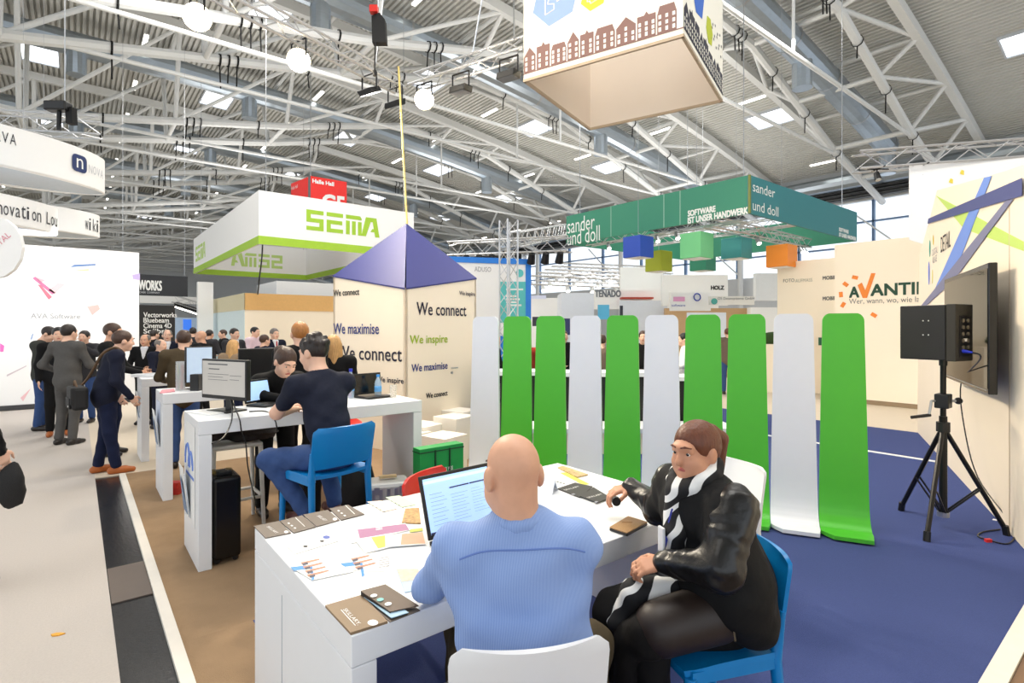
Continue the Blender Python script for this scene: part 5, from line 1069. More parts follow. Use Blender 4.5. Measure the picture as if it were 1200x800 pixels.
sdfo('dress', [('e', (0, .0, .59), (.23, .32, .085)), ('c', (-.1, .2, .56), (-.11, .29, .545), .09, .085), ('c', (.09, .24, .56), (.1, .32, .54), .09, .085), ('c', (.1, .33, .52), (.1, .31, .25), .08, .07), ('c', (-.05, .34, .5), (-.02, .32, .25), .06, .06)], .01, cl('black_dress', (16, 14, 14)), T, .05, (.005, 30))
sdfo('tights', [('c', (-.135, .03, .605), (-.125, .25, .575), .108, .1)], .01, M('sheer_tights', (36, 25, 21), .5), T, .03)
MB().path([vec((-.2, -.05, .76)), vec((-.235, .01, .69)), vec((-.25, .03, .62)), vec((-.25, .02, .56))], .004, 4).build('zip', M('brass_zip', (170, 150, 110), .3, .8), T, world=False)
put('hair_tie', *sph(hp(0, -.105, .062), .017), M('hair_tie', (224, 212, 160), .5), T, smooth=True, world=False)
put('earring', *sph(hp(-.082, -.02, -.045), .005), M('earring', (220, 220, 225), .2, .8), T, smooth=True, world=False)
for i, p in enumerate(((.02, .265, .94), (.0, .27, .98))): sdfo('lanyard', [('c', (-.03, .14, .98), (-.04, .185, .84), .009, .009)], .006, M('blue_lanyard', (40, 50, 150), .6), T, .01) if i == 0 else None
TW = wm(T)
o = MB().obox((0, 0, 0), (.02, 0, 0), (0, .006, 0), (0, 0, .05)); q = put('white_badge', [TW @ (v+vec((-.03, .19, .865))) for v in o.V], o.F, WHITEP, bevel=.004); tag(q, 'slim white handheld badge held by the woman in black', 'badge')
q = atd(722, 587, 2.63); o = MB(); ex = (TW.to_3x3() @ vec((.3, 1, 0))).normalized(); o.tube(q-ex*.0-RT*.012, q+RT*.012, .021, n=16)
o = MB().tube(q-FW*.012, q+FW*.012, .021, n=16).build('round_puck', M('matt_black', (10, 10, 11), .6)); tag(o, 'small round black gadget dangling from the woman\'s fingers', 'gadget')
# ---- navy-shirted man and the people round the bar table
T, J, fr, hp = person('dark-haired man in navy polo shirt leaning on the bar table', (1.36, 3.72), (-.18, 1), cl('navy_polo', (30, 34, 50)), JEANS, 'dark', 'light', hairstyle='curly', vox=.011, fat=1.08, sleeves='short', fold=(.005, 30), head=(.35, .22, .05), shoes=M('brown_shoe', (84, 44, 38), .5),
  pose=dict(abs=1, pel=(0, -.08, .85), nek=(.0, .12, 1.37), hed=(.0, .2, 1.515), shL=(-.19, .08, 1.305), shR=(.19, .1, 1.30), elL=(-.235, .27, 1.11), elR=(.27, .38, 1.1), wrL=(-.02, .46, 1.095), wrR=(.1, .60, 1.09), hipL=(-.1, -.05, .83), hipR=(.1, -.05, .83), knL=(-.29, .27, .80), knR=(.16, .36, .79), anL=(-.15, .04, .45), anR=(.12, .12, .43)),
  hands=dict(L=((.5, .85, 0), (0, 0, -1), .4), R=((-.3, 1, 0), (0, 0, -1), .4)))
person('woman with tied-back hair and black top bending over the bar table', (1.42, 5.25), (.06, -1), BLK, BLK, 'brown', 'light', hairstyle='pony', vox=.011, head=(.1, .55, -.05), legs=True, fat=.95, pose=dict(abs=1, pel=(0, -.05, .9), nek=(0, .17, 1.27), hed=(0, .285, 1.395), shL=(-.17, .13, 1.22), shR=(.17, .13, 1.22), elL=(-.22, .22, 1.12), elR=(.22, .24, 1.12), wrL=(-.06, .40, 1.09), wrR=(.06, .42, 1.09)), hands=dict(L=((.2, 1, 0), (0, 0, -1), .4), R=((-.2, 1, 0), (0, 0, -1), .4)))
person('ginger-haired man in black standing behind the bar table', (1.80, 5.72), (.1, 1), BLK, BLK, 'ginger', 'light', 1.77, vox=.013)
person('woman with long blond hair standing behind the navy-shirted man', (2.22, 5.92), (.3, 1), BLK, DJEANS, 'blond', 'light', 1.63, vox=.014, hairstyle='long')
# ---- aisle group
FWD = lambda l, d: (RT*l+FW*d).xy
pt_ = dict(elR=(.28, .1, 1.16), wrR=(.2, .3, 1.05))
T, J, fr, hp = person('man in navy jacket and tan shoes with a bag across his back', (.27, 7.92), FWD(.7, .7), NAVY, DJEANS, 'brown', 'light', 1.74, dict(nek=(0, .1, 1.42), hed=(0, .17, 1.55), shL=(-.2, .07, 1.38), shR=(.2, .07, 1.38), elR=(.27, .05, 1.1), wrR=(.24, .2, .9), elL=(-.27, 0, 1.08), wrL=(-.22, .14, .88), anL=(-.1, -.06, .085), anR=(.1, .08, .085)), .014, head=(.1, .1, 0), shoes=TANSHOE, fat=1.2, fold=(.005, 28))
A_ = wm(T); bg = thing('messenger_bag', 'black messenger bag hanging on the navy-jacketed man', 'bag', A_ @ vec((.03, -.27, .78)))
def loc(p): return A_ @ vec(p)
def bagbox(name, c, hx, hy, hz, mat, bev):
    R3 = A_.to_3x3(); MB().obox(loc(c), R3 @ vec((hx, 0, 0)), R3 @ vec((0, hy, 0)), vec((0, 0, hz))).build(name, mat, bg, bevel=bev)
BAGM = M('bag_nylon', (18, 17, 18), .7, var=.2, bump=.3, bscale=120)
bagbox('body', (.03, -.26, .91), .19, .075, .13, BAGM, .035); bagbox('flap', (.03, -.315, .94), .185, .03, .1, BAGM, .02); bagbox('front_pocket', (.03, -.345, .86), .15, .012, .06, BAGM, .01); bagbox('tag', (.13, -.359, .83), .012, .003, .008, PAPER, 0)
MB().path(smooth_path([loc((-.15, -.24, 1.0)), loc((-.12, -.16, 1.1)), loc((-.03, -.10, 1.25)), loc((.07, -.04, 1.40)), loc((.12, .07, 1.47)), loc((.15, .15, 1.4))]), .016, 5).build('shoulder_strap', M('strap_brown', (96, 72, 50), .7), bg); MB().path(smooth_path([loc((-.07, -.28, 1.03)), loc((.03, -.29, 1.1)), loc((.13, -.28, 1.03))]), .012, 5).build('grab_handle', M('strap_brown', (96, 72, 50), .7), bg)
person('man in grey suit seen from behind in the aisle', (-.1, 10.25), FWD(.1, 1), GREYS, GREYS, 'dark', 'light', 1.76, dict(elL=(-.34, -.06, 1.15), wrL=(-.2, .12, 1.03), elR=(.26, .1, 1.15), wrR=(.18, .3, 1.1)), .016, fat=1.1, fold=(.004, 24))
person('man in charcoal jacket and jeans looking down by the white wall', (-.44, 11.95), FWD(.95, .3), DGREEN, JEANS, 'dark', 'light', 1.74, dict(hed=(0, .09, 1.6), elR=(.27, .06, 1.14), wrR=(.18, .28, 1.1), elL=(-.27, .06, 1.14), wrL=(-.15, .28, 1.1)), .018, head=(0, .5, 0), fat=1.1)
person('dark-haired man facing out from behind the grey suit', (-.22, 11.15), FWD(.6, -.7), BLK, BLK, 'black', 'light', 1.72, None, .02, shoes=TANSHOE)
person('man lifting a camera behind the grey-suited man', (.12, 12.4), FWD(.2, -1), CHAR, JEANS, 'dark', 'light', 1.66, dict(elR=(.26, .15, 1.3), wrR=(.08, .28, 1.5), elL=(-.26, .15, 1.3), wrL=(-.06, .26, 1.47)), .02)
person('brown-haired man in black jacket reaching to the bar table end', (.36, 9.0), FWD(.9, .35), BLK, DJEANS, 'brown', 'mid', 1.77, dict(elR=(.27, .14, 1.17), wrR=(.16, .36, 1.09), elL=(-.25, .1, 1.13), wrL=(-.15, .32, 1.1)), .016, head=(-.1, .1, 0))
TT, J, fr, hp = person('person in black padded jacket cut off at the aisle edge', (-.61, 4.97), FWD(.25, 1), cl('padded_black', (16, 16, 17), .5), BLK, 'dark', 'light', 1.78, dict(elR=(.29, -.03, 1.14), wrR=(.30, .05, .9)), .014, fat=1.2, fold=(.007, 60))
q = wm(TT) @ vec((.33, .1, .68)); blob('camera_bag', q, (.07, .05, .15), M('bag_nylon', (18, 17, 18)), 'small dark camera bag carried by the person in padded jacket', 'bag', 8, amp=.1)
# ---- people behind the bar tables
def at_pix(u, d): p = FW*d+RT*((u-600)/FO*d); return (p.x, p.y)
person('man in brown jacket and jeans standing between two bar tables', (1.03, 7.72), FWD(-.5, .8), BROWNJ, JEANS, 'brown', 'light', 1.68, dict(elL=(-.27, .08, 1.14), wrL=(-.2, .3, 1.08), elR=(.27, .08, 1.14), wrR=(.2, .3, 1.08)), .014, fat=1.12, fold=(.004, 26))
BG = 'visitors in the crowd behind the bar tables'
crowd = [(171, 9.6, (.2, -1), BLK, 'grey', 1.60, 'receding', (WHT,), 'bald man in black suit and open white shirt'), (180, 13, (.3, 1), BLK, 'dark', 1.66, 'short', None, 'dark-haired man in black seen from behind'), (196, 10.6, (.5, -.8), NAVY, 'grey', 1.68, 'receding', (WHT,), 'man with receding hair in navy suit'), (187, 9.2, (1, -.1), NAVY, 'grey', 1.52, 'receding', (WHT,), 'stooping man in dark blue suit reaching over the table'),
         (237, 10.0, (-1, .1), BLK, 'brown', 1.66, 'bald', None, 'bald bearded man in black T-shirt'), (274, 11.2, (.9, -.4), CHAR, 'dark', 1.70, 'short', (WHT,), 'man with rucksack straps by the pale stand'), (273, 8.6, (.1, 1), BEIGE, 'blond', 1.52, 'long', None, 'blond woman in beige coat with scarf'), (298, 12.8, (.9, -.2), PINK, 'black', 1.73, 'short', None, 'bearded man in pink shirt with black rucksack'),
         (309, 10.2, (.5, .8), NAVY, 'brown', 1.58, 'short', None, 'brown-haired man in dark blazer with his back turned'), (321, 11.2, (.8, -.6), NAVY, 'grey', 1.70, 'short', (WHT, REDT), 'grey-haired man in navy suit with red tie'), (226, 14, (-.4, .9), CHAR, 'dark', 1.72, 'short', None, 'dark-haired visitor far behind the bearded man'), (219, 13, (.6, .6), BROWNJ, 'brown', 1.50, 'short', None, 'short visitor in brown far behind the tables'), (245, 13.5, (.2, 1), CHAR, 'dark', 1.66, 'short', None, 'visitor half hidden behind the bald man'), (262, 14.5, (-.6, -.6), BLK, 'brown', 1.66, 'short', None, 'visitor in black far by the pale stand wall')]
for (u, d, f, c, hr, h, hst, fr_, lab) in crowd:
    sk = 'mid' if 'bald' in lab else 'light'
    person(lab, at_pix(u, d), FWD(*f), c, DJEANS if c in (PINK, BEIGE) else c, hr, sk, h, dict(elL=(-.27, .06, 1.14), wrL=(-.18, .28, 1.08), elR=(.27, .06, 1.14), wrR=(.18, .28, 1.08)), .02, hairstyle=hst, front=fr_, group=BG)
p = at_pix(298, 12.8); blob('rucksack', (p[0]-.2, p[1]+.03, 1.0), (.13, .17, .24), M('bag_nylon', (18, 17, 18)), 'black rucksack on the back of the man in pink shirt', 'rucksack', 2, amp=.06)
# ---- people glimpsed between the standing panels
PG = 'people glimpsed between the standing panels'
for (u, d, f, c, bt, hr, h, hst, lab) in ((578, 9.2, (.8, .3), BLK, BLK, 'dark', 1.62, 'short', 'dark-haired person in black glimpsed beside the first white panel'), (617, 9.6, (.2, 1), cl('rust', (150, 50, 36)), BLK, 'ginger', 1.58, 'long', 'person with ginger hair glimpsed between two green panels'), (660, 10.4, (.3, -.9), BLK, BLK, 'brown', 1.66, 'short', 'man in dark suit glimpsed left of the second white panel'), (705, 9.0, (.2, 1), TAUPE, DJEANS, 'brown', 1.6, 'short', 'person in taupe jacket glimpsed right of the second white panel'), (754, 9.6, (-.3, -.9), BLK, BLK, 'brown', 1.66, 'short', 'person in black glimpsed left of the third white panel'), (803, 9.4, (-.8, .2), WHT, BLK, 'black', 1.62, 'short', 'person in white shirt glimpsed right of the third white panel'), (853, 13.9, (.2, 1), TAUPE, JEANS, 'auburn', 1.70, 'short', 'person in taupe top and jeans glimpsed between two green panels'), (863, 16, (-.2, 1), BROWNJ, DJEANS, 'ginger', 1.68, 'long', 'long-haired person in brown glimpsed behind the taupe top')):
    person(lab, at_pix(u, d), FWD(*f), c, bt, hr, 'light', h, dict(elL=(-.27, .06, 1.14), wrL=(-.18, .28, 1.08), elR=(.27, .06, 1.14), wrR=(.18, .28, 1.08)), .022, hairstyle=hst, group=PG)
# ================================================================== THINGS ON THE TABLES
TZ = .751
def sheet_px(name, label, pix, mat, th=.002, z=TZ, cat='leaflet', group=None):
    """flat printed thing whose corners lie on the table top"""
    Q = [atz(u, v, z) for u, v in pix]; n = (Q[1]-Q[0]).cross(Q[2]-Q[0])
    if n.z < 0: Q = Q[::-1]
    o = MB().prism(Q, UP*th).build(name, mat, None, origin=sum(Q, Vector())/len(Q)); return tag(o, label, cat, group), Q
def patch(o, pix, mat, z, name='print'):
    Q = [atz(u, v, z) for u, v in pix]; n = (Q[1]-Q[0]).cross(Q[2]-Q[0])
    if n.z < 0: Q = Q[::-1]
    return MB().prism(Q, UP*.0004).build(name, mat, o)
def z4(P): return [(290+x/5, 560+y/5) for x, y in P]
def zr_(P): return [(620+x/10, 530+y/10) for x, y in P]
def zf(P): return [(370+x/9.19, 670+y/9.19) for x, y in P]
TAUPEF = M('folder_taupe', (104, 92, 82), .55, var=.06); TANF = M('folder_tan', (138, 114, 86), .55, var=.06); DARKF = M('folder_dark', (58, 56, 54), .55, var=.08)
def ftext(o, body, a, b, c, mat, z):
    """lettering on a folder: a lower-left, b lower-right, c upper-left (pixels)"""
    A, B, C = (atz(*p, z) for p in (a, b, c)); text(body, A, B-A, UP.cross(B-A), (B-A).length, abs((C-A).dot(UP.cross((B-A).normalized()))), mat, o, lift=.0006)
for P, lab, txt, tp in ((((38, 285), (105, 355), (255, 325), (185, 255)), 'taupe folder at the table corner end of the back row', 'SKILLARY', ((110, 285), (165, 325), (125, 278))), (((188, 255), (272, 325), (400, 290), (320, 222)), 'taupe folder with three pictograms second in the back row', None, None), (((325, 218), (405, 288), (540, 250), (470, 190)), 'taupe folder with big lettering third in the back row', 'SKILLARY', ((405, 222), (450, 252), (420, 214))), (((480, 182), (550, 250), (685, 215), (590, 160)), 'taupe folder with line and pictograms last in the back row', None, None)):
    o, Q = sheet_px('folder', lab, z4(P), TAUPEF, .004, TZ, 'folder', 'folders along the back table edge')
    if txt: ftext(o, txt, z4([tp[0]])[0], z4([tp[1]])[0], z4([tp[2]])[0], PAPER, TZ+.0042); c = z4([(P[2][0]-28, P[2][1]-10)])[0]; patch(o, [(c[0]+2.6*math.cos(t), c[1]+1.6*math.sin(t)) for t in [i*.628 for i in range(10)]], PAPER, TZ+.0045, 'seal')
    else:
        x, y = P[0]
        for i in range(3): patch(o, z4([(x+45+i*18, y+8+i*14), (x+55+i*18, y+5+i*14), (x+63+i*18, y+11+i*14), (x+53+i*18, y+14+i*14)]), PAPER, TZ+.0045, 'pictogram')
        patch(o, z4([(x+92, y-22), (x+95, y-24), (x+150, y+28), (x+146, y+29)]), PAPER, TZ+.0045, 'rule')
o, Q = sheet_px('leaflet', 'white leaflet with small dark pictograms and blue ring', z4([(230, 402), (275, 448), (535, 370), (470, 335)]), PAPER)
for (x, y, w, m) in ((340, 400, 14, INK), (437, 369, 13, INK), (463, 346, 22, M('ring_blue', (60, 90, 180)))): patch(o, z4([(x+w*math.cos(t), y+w*.45*math.sin(t)) for t in [i*.785 for i in range(8)]]), m, TZ+.0022)
BL = M('leaflet_blue', (30, 140, 220), .5); FL = M('leaflet_skin', (190, 130, 100), .5, var=.5, scale=120); NV = M('leaflet_navy', (44, 40, 70), .5)
def crowd_print(o, P, z, n=4):
    x, y = P
    patch(o, z4([(x, y), (x+90, y-10), (x+120, y+8), (x+20, y+20)]), BL, z); patch(o, z4([(x+115, y), (x+128, y-6), (x+140, y+70), (x+125, y+78)]), BL, z)
    for i in range(n):
        patch(o, z4([(x+60+i*12, y-28+i*24), (x+165+i*18, y-50+i*22), (x+172+i*18, y-44+i*22), (x+70+i*12, y-16+i*24)]), FL, z+.0002, 'figure_print'); patch(o, z4([(x+68+i*14, y-22+i*24), (x+100+i*14, y-30+i*24), (x+104+i*14, y-18+i*24), (x+74+i*14, y-10+i*24)]), NV, z+.0004, 'figure_print')
o, Q = sheet_px('leaflet', 'leaflet with people in blue shirts reaching out', z4([(255, 525), (380, 600), (625, 550), (470, 470)]), PAPER, .002, TZ+.001); crowd_print(o, (252, 522), TZ+.0034)
o, Q = sheet_px('leaflet', 'second leaflet with people in blue under the first', z4([(430, 470), (560, 540), (800, 550), (850, 450), (640, 420)]), PAPER, .0015, TZ-.0006); crowd_print(o, (545, 500), TZ+.0012, 3)
for i in range(5): patch(o, z4([(770, 470+i*13), (830, 458+i*13), (831, 461+i*13), (771, 473+i*13)]), M('grey_ink', (150, 150, 160)), TZ+.0012, 'text_line')
PUR = M('sheet_purple', (176, 120, 158), .6); OLV = M('sheet_olive', (196, 200, 90), .6); SAL = M('sheet_salmon', (238, 172, 142), .6)
o, Q = sheet_px('leaflet', 'white leaflet with mauve title band', z4([(570, 330), (610, 385), (960, 305), (925, 265), (640, 300)]), PAPER, .002, TZ+.0006); patch(o, z4([(645, 302), (658, 353), (948, 303), (925, 268)]), PUR, TZ+.0028); [patch(o, z4([(752, 292+9*i), (790, 286+9*i), (791, 290+9*i), (753, 296+9*i)]), PAPER, TZ+.003, 'text_line') for i in range(2)]
o, Q = sheet_px('leaflet', 'white leaflet with olive green block', z4([(640, 375), (690, 442), (860, 400), (1030, 375), (1020, 320), (810, 335)]), PAPER, .002, TZ+.0028); patch(o, z4([(725, 347), (765, 412), (808, 402), (806, 336)]), OLV, TZ+.005); patch(o, z4([(955, 300), (1025, 292), (1028, 308), (950, 318)]), OLV, TZ+.005)
o, Q = sheet_px('leaflet', 'white leaflet with salmon block beside the laptop', z4([(810, 345), (820, 405), (1045, 388), (1030, 315)]), PAPER, .002, TZ+.005); patch(o, z4([(905, 328), (898, 390), (1042, 384), (1027, 317)]), SAL, TZ+.0072)
o, Q = sheet_px('leaflet', 'pale list sheet with salmon lines near the back edge', z4([(700, 140), (795, 200), (875, 182), (785, 133)]), M('pale_peach', (246, 222, 204))); 
for i in range(5): patch(o, z4([(708+i*22, 148+i*12), (714+i*22, 147+i*12), (718+i*22, 150+i*12), (712+i*22, 151+i*12)]), INK, TZ+.0024, 'bullet_print')
o, Q = sheet_px('leaflet', 'pale green list sheet behind the laptop', z4([(808, 114), (905, 172), (985, 158), (890, 103)]), M('pale_green_paper', (212, 230, 196)));
for i in range(5): patch(o, z4([(818+i*22, 122+i*12), (824+i*22, 121+i*12), (828+i*22, 124+i*12), (822+i*22, 125+i*12)]), INK, TZ+.0024, 'bullet_print')
PH = M('photo_print', (210, 150, 90), .4, var=.9, scale=60)
sheet_px('photo_card', 'small colourful picture card beside the laptop screen', z4([(925, 185), (905, 265), (1015, 270), (1005, 180)]), PH, .006, TZ, 'card')
o, Q = sheet_px('leaflet', 'light blue and beige card by the striped sleeve', z4([(870, 530), (922, 672), (1045, 650), (1000, 530)]), M('card_blue', (186, 214, 240), .5), .0025, TZ); patch(o, z4([(874, 532), (903, 608), (1022, 590), (1000, 532)]), M('card_beige', (226, 200, 180), .5, var=.3, scale=60), TZ+.003)
o, Q = sheet_px('folder', 'tan folder with big white lettering and round seal at the front corner', zf([(102, 382), (375, 680), (775, 555), (495, 268)]), TANF, .008, TZ, 'folder')
ftext(o, 'SKILLARY.', zf([(290, 405)])[0], zf([(452, 575)])[0], zf([(322, 380)])[0], PAPER, TZ+.0084); patch(o, zf([(615+58*math.cos(t), 545+32*math.sin(t)) for t in [i*.524 for i in range(12)]]), PAPER, TZ+.0086, 'seal'); patch(o, zf([(268, 408), (276, 404), (432, 574), (424, 578)]), PAPER, TZ+.0086, 'rule')
t = thing('folder', 'open dark brown folder with blue insert at the front edge', 'folder', atz(*zf([(800, 350)])[0], TZ))
def fold_part(nm, P, zz, mat, th): 
    Q = [atz(*p, zz) for p in zf(P)]; n = (Q[1]-Q[0]).cross(Q[2]-Q[0]); Q = Q if n.z > 0 else Q[::-1]; return MB().prism(Q, UP*th).build(nm, mat, t)
fold_part('back_cover', [(500, 300), (800, 545), (1125, 420), (760, 190)], TZ, TAUPEF, .003); fold_part('insert', [(520, 275), (815, 500), (1000, 440), (700, 230)], TZ+.008, M('insert_blue', (168, 202, 222), .5), .002)
L0 = [(485, 210), (800, 435), (1110, 370), (750, 140)]; Q = [atz(*p, TZ+z_) for p, z_ in zip(zf(L0), (.022, .012, .012, .022))]; MB().prism(Q[::-1] if (Q[1]-Q[0]).cross(Q[2]-Q[0]).z < 0 else Q, UP*.003).build('front_cover', M('folder_brown', (92, 74, 60), .5), t)
MB().prism([Q[0]-UP*.02, Q[1]-UP*.01, Q[1], Q[0]], (Q[3]-Q[0]).normalized()*.004).build('spine', M('folder_deep_brown', (40, 34, 30), .6), t)  # spine in a darker brown than the covers
for i, (x, y, m) in enumerate(((625, 255, PAPER), (695, 298, M('picto_teal', (120, 190, 190))), (780, 345, PAPER))):
    c = onplane(370+x/9.19, 670+y/9.19, Q[0]+UP*.004, (Q[1]-Q[0]).cross(Q[3]-Q[0])); MB().tube(c, c+UP*.001, .012, n=10).build('pictogram', m, t)
# right-hand papers
for P, lab in ((((330, 430), (540, 362), (745, 405), (595, 535)), 'dark grey folder with white lettering beside the name tent'), (((598, 520), (755, 415), (955, 535), (800, 592)), 'dark grey folder nearest to the woman\'s hand')):
    o, Q = sheet_px('folder', lab, zr_(P), DARKF, .005, TZ+(.005 if P[0][0] > 500 else 0), 'folder', 'dark folders on the table'); zz = TZ+(.0105 if P[0][0] > 500 else .0055)
    x, y = P[0]; ftext(o, 'SKILLARY', zr_([(x+100, y+16)])[0], zr_([(x+270, y-30)])[0], zr_([(x+95, y)])[0], PAPER, zz)
    patch(o, zr_([(x+160, y+60), (x+190, y+48), (x+215, y+58), (x+185, y+70)]), M('grey_ink', (150, 150, 160)), zz, 'rule')
o, Q = sheet_px('magazine', 'glossy picture magazine at the far table corner', zr_([(335, 185), (560, 300), (690, 268), (400, 168)]), M('magazine_print', (214, 170, 120), .4, var=.8, scale=40), .008, TZ, 'magazine')
sheet_px('flyer', 'yellow green flyer beside the glossy magazine', zr_([(365, 240), (640, 385), (705, 370), (440, 235)]), M('flyer_yellow', (222, 220, 90), .5, var=.2), .0015, TZ-.0006, 'flyer')
o, Q = sheet_px('leaflet', 'white sheet with a row of dark marks by the bald man', zr_([(160, 300), (420, 372), (560, 340), (300, 262)]), PAPER, .0015, TZ)
for i in range(7): patch(o, zr_([(180+i*36, 298+i*10), (200+i*36, 296+i*10), (206+i*36, 304+i*10), (186+i*36, 306+i*10)]), INK, TZ+.0018, 'mark_print')
t = thing('name_tent', 'folded pale blue name tent card beside the bald man', 'card', atz(639, 573, TZ)); a, b, c = atz(634, 566, TZ), atz(647, 580, TZ), atz(654, 574, TZ)
k = (a+c)/2-RT*.02+UP*.07; MB().prism([a, b, b.lerp(c, .5)+UP*.07, k], FW*.002).build('front', M('tent_blue', (222, 230, 246), .5), t); MB().prism([b.lerp(c, .5)+UP*.07, k, a+FW*.05+RT*.03, c], FW*.002).build('rear', M('tent_blue', (222, 230, 246), .5), t)
t = thing('phone_wallet', 'tan leather phone wallet lying near the table front edge', 'phone case', atz(736, 615, TZ))
Q = [atz(u, v, TZ+.018) for u, v in ((714, 617), (736, 604), (759, 611), (735, 624))]; Q = Q if (Q[1]-Q[0]).cross(Q[2]-Q[0]).z > 0 else Q[::-1]
MB().prism([q-UP*.018 for q in Q], UP*.012).build('phone', M('phone_dark', (38, 34, 32), .3), t, bevel=.003); MB().prism([q-UP*.006 for q in Q], UP*.006).build('cover', M('leather_tan', (172, 132, 88), .5, var=.1, bump=.3, bscale=200), t, bevel=.003)
q = (Q[0]+Q[1]+Q[2]+Q[3])/4; MB().obox(q+FW*.03, RT*.025, FW*.012, UP*.003).build('strap', M('leather_tan', (172, 132, 88)), t)
# laptop of the bald man
def laptop(label, hinge_l, hinge_r, up, base_dir, h, depth, lid, keys, screen, cat='laptop', z=TZ):
    a = Vector(hinge_l); b = Vector(hinge_r); r = (b-a).normalized(); w = (b-a).length; up = Vector(up).normalized(); n = r.cross(up).normalized(); bd = Vector(base_dir).normalized()
    t = thing('laptop', label, cat, ((a+b)/2).xy.to_3d()+UP*z)
    MB().prism([a, b, b+bd*depth, a+bd*depth] if r.cross(bd).z > 0 else [a+bd*depth, b+bd*depth, b, a], UP*.018).build('base', lid, t, bevel=.004)
    kb = MB().prism([p+UP*.0185 for p in (a+bd*depth*.12+r*w*.06, a+bd*depth*.12+r*w*.94, a+bd*depth*.6+r*w*.94, a+bd*depth*.6+r*w*.06)], UP*.002).build('keyboard', keys, t)
    MB().prism([p+UP*.0185 for p in (a+bd*depth*.68+r*w*.36, a+bd*depth*.68+r*w*.62, a+bd*depth*.95+r*w*.62, a+bd*depth*.95+r*w*.36)], UP*.001).build('touchpad', lid, t)
    s0 = a+UP*.02; MB().prism([s0, s0+r*w, s0+r*w+up*h, s0+up*h], -n*.012).build('lid', lid, t, bevel=.003)
    i0 = s0+r*.014+up*.02+n*.001; d = MB().prism([i0, i0+r*(w-.028), i0+r*(w-.028)+up*(h-.036), i0+up*(h-.036)], n*.001).build('display', screen, t)
    return t, i0+n*.002, r, up, w-.028, h-.036, d, n
SCR = M('screen_pale_blue', (176, 210, 246), .3, var=.02, emit=.6); SD = M('screen_dark_bar', (44, 52, 96), .4, emit=.1); SL = M('screen_line', (150, 170, 200), .4, emit=.2)
hl = atz(503, 639, TZ); t, i0, r, up, w, h, d, n = laptop('open black laptop with a pale blue document on its screen', hl, hl+Vector((.395, .015, 0)), (-.02, .3, .95), (0, -1, 0), .275, .26, M('laptop_black', (22, 22, 24), .35), M('laptop_keys', (52, 50, 48), .5), SCR)
def spatch(x0, x1, y0, y1, mat, nm='screen_print'): MB().prism([i0+r*w*x0+up*h*y0, i0+r*w*x1+up*h*y0, i0+r*w*x1+up*h*y1, i0+r*w*x0+up*h*y1], n*.0006).build(nm, mat, d)
spatch(.0, 1, 0, .035, SD, 'task_bar'); spatch(.36, .66, .74, .765, SD); spatch(.67, .98, .74, .765, SD); spatch(0, 1, .9, .96, M('screen_band', (206, 226, 248), .3, emit=.6))
for i in range(9): spatch(.06, .3-.03*(i % 3), .14+.07*i, .148+.07*i, SL); spatch(.36, .62-.05*(i % 2), .14+.06*i, .147+.06*i, SL); spatch(.68, .94-.06*(i % 3), .2+.055*i, .206+.055*i, SL)
# bar table: monitor, tablet, laptop, bottles, glass, cables
BZ = 1.051
ml = FW*4.33+RT*(-2.48); mr = FW*4.08+RT*(-2.0); mdir = (mr-ml).normalized(); mw = (mr-ml).length; mn = mdir.cross(UP)
t = thing('monitor', 'grey office monitor with document window on the bar table', 'monitor', (ml+mr)/2+UP*BZ)
mz0 = 1.7-84/FO*4.2; mh = .31
p = ml+UP*mz0; MB().prism([p, p+mdir*mw, p+mdir*mw+UP*mh, p+UP*mh], -mn*.04).build('case', BLACK, t, bevel=.006)
MB().prism([q+mn*.001 for q in (p+mdir*.015+UP*.03, p+mdir*(mw-.015)+UP*.03, p+mdir*(mw-.015)+UP*(mh-.015), p+mdir*.015+UP*(mh-.015))], mn*.001).build('display', M('screen_grey', (176, 172, 166), .3, var=.03, emit=.35), t)
for x0, x1, y0, y1 in ((.16, .6, .86, .89), (.18, .42, .74, .765), (.16, .62, .62, .63), (.16, .5, .55, .56), (.16, .6, .48, .49), (.65, .9, .6, .61), (.65, .85, .5, .51)): MB().prism([p+mdir*mw*x+UP*mh*y+mn*.003 for x, y in ((x0, y0), (x1, y0), (x1, y1), (x0, y1))], mn*.001).build('window_print', M('screen_text', (96, 98, 100)), t)
mc = (ml+mr)/2; MB().obox(mc-mn*.05+UP*((BZ+mz0+.06)/2), mdir*.03, mn*.012, UP*((mz0+.06-BZ)/2)).build('neck', BLACK, t); MB().obox(mc-mn*.03+UP*(BZ+.006), mdir*.12, mn*.09, UP*.006).build('foot', BLACK, t, bevel=.003)
s0 = FW*4.46+RT*(-2.19)+UP*BZ; s1 = FW*4.74+RT*(-2.10)+UP*BZ
laptop('slim tablet laptop with blank blue screen on the bar table', s0, s1, (-.15, -.1, .75), (s1-s0).cross(UP), .2, .2, M('laptop_black', (22, 22, 24)), M('laptop_keys', (52, 50, 48)), M('screen_sky', (170, 206, 240), .3, emit=.7), z=BZ)
a = atz(418, 466, BZ); b = a+Vector((.29, .16, 0)); laptop('black laptop with dark screen beside the water bottles', a+Vector((-.02, .02, 0)), a+Vector((.27, .06, 0)), (0.02, .1, 1), (.25, -1, 0), .2, .22, M('laptop_black', (22, 22, 24)), M('laptop_beige', (150, 136, 120), .5), M('screen_off', (10, 10, 12), .15), z=BZ)
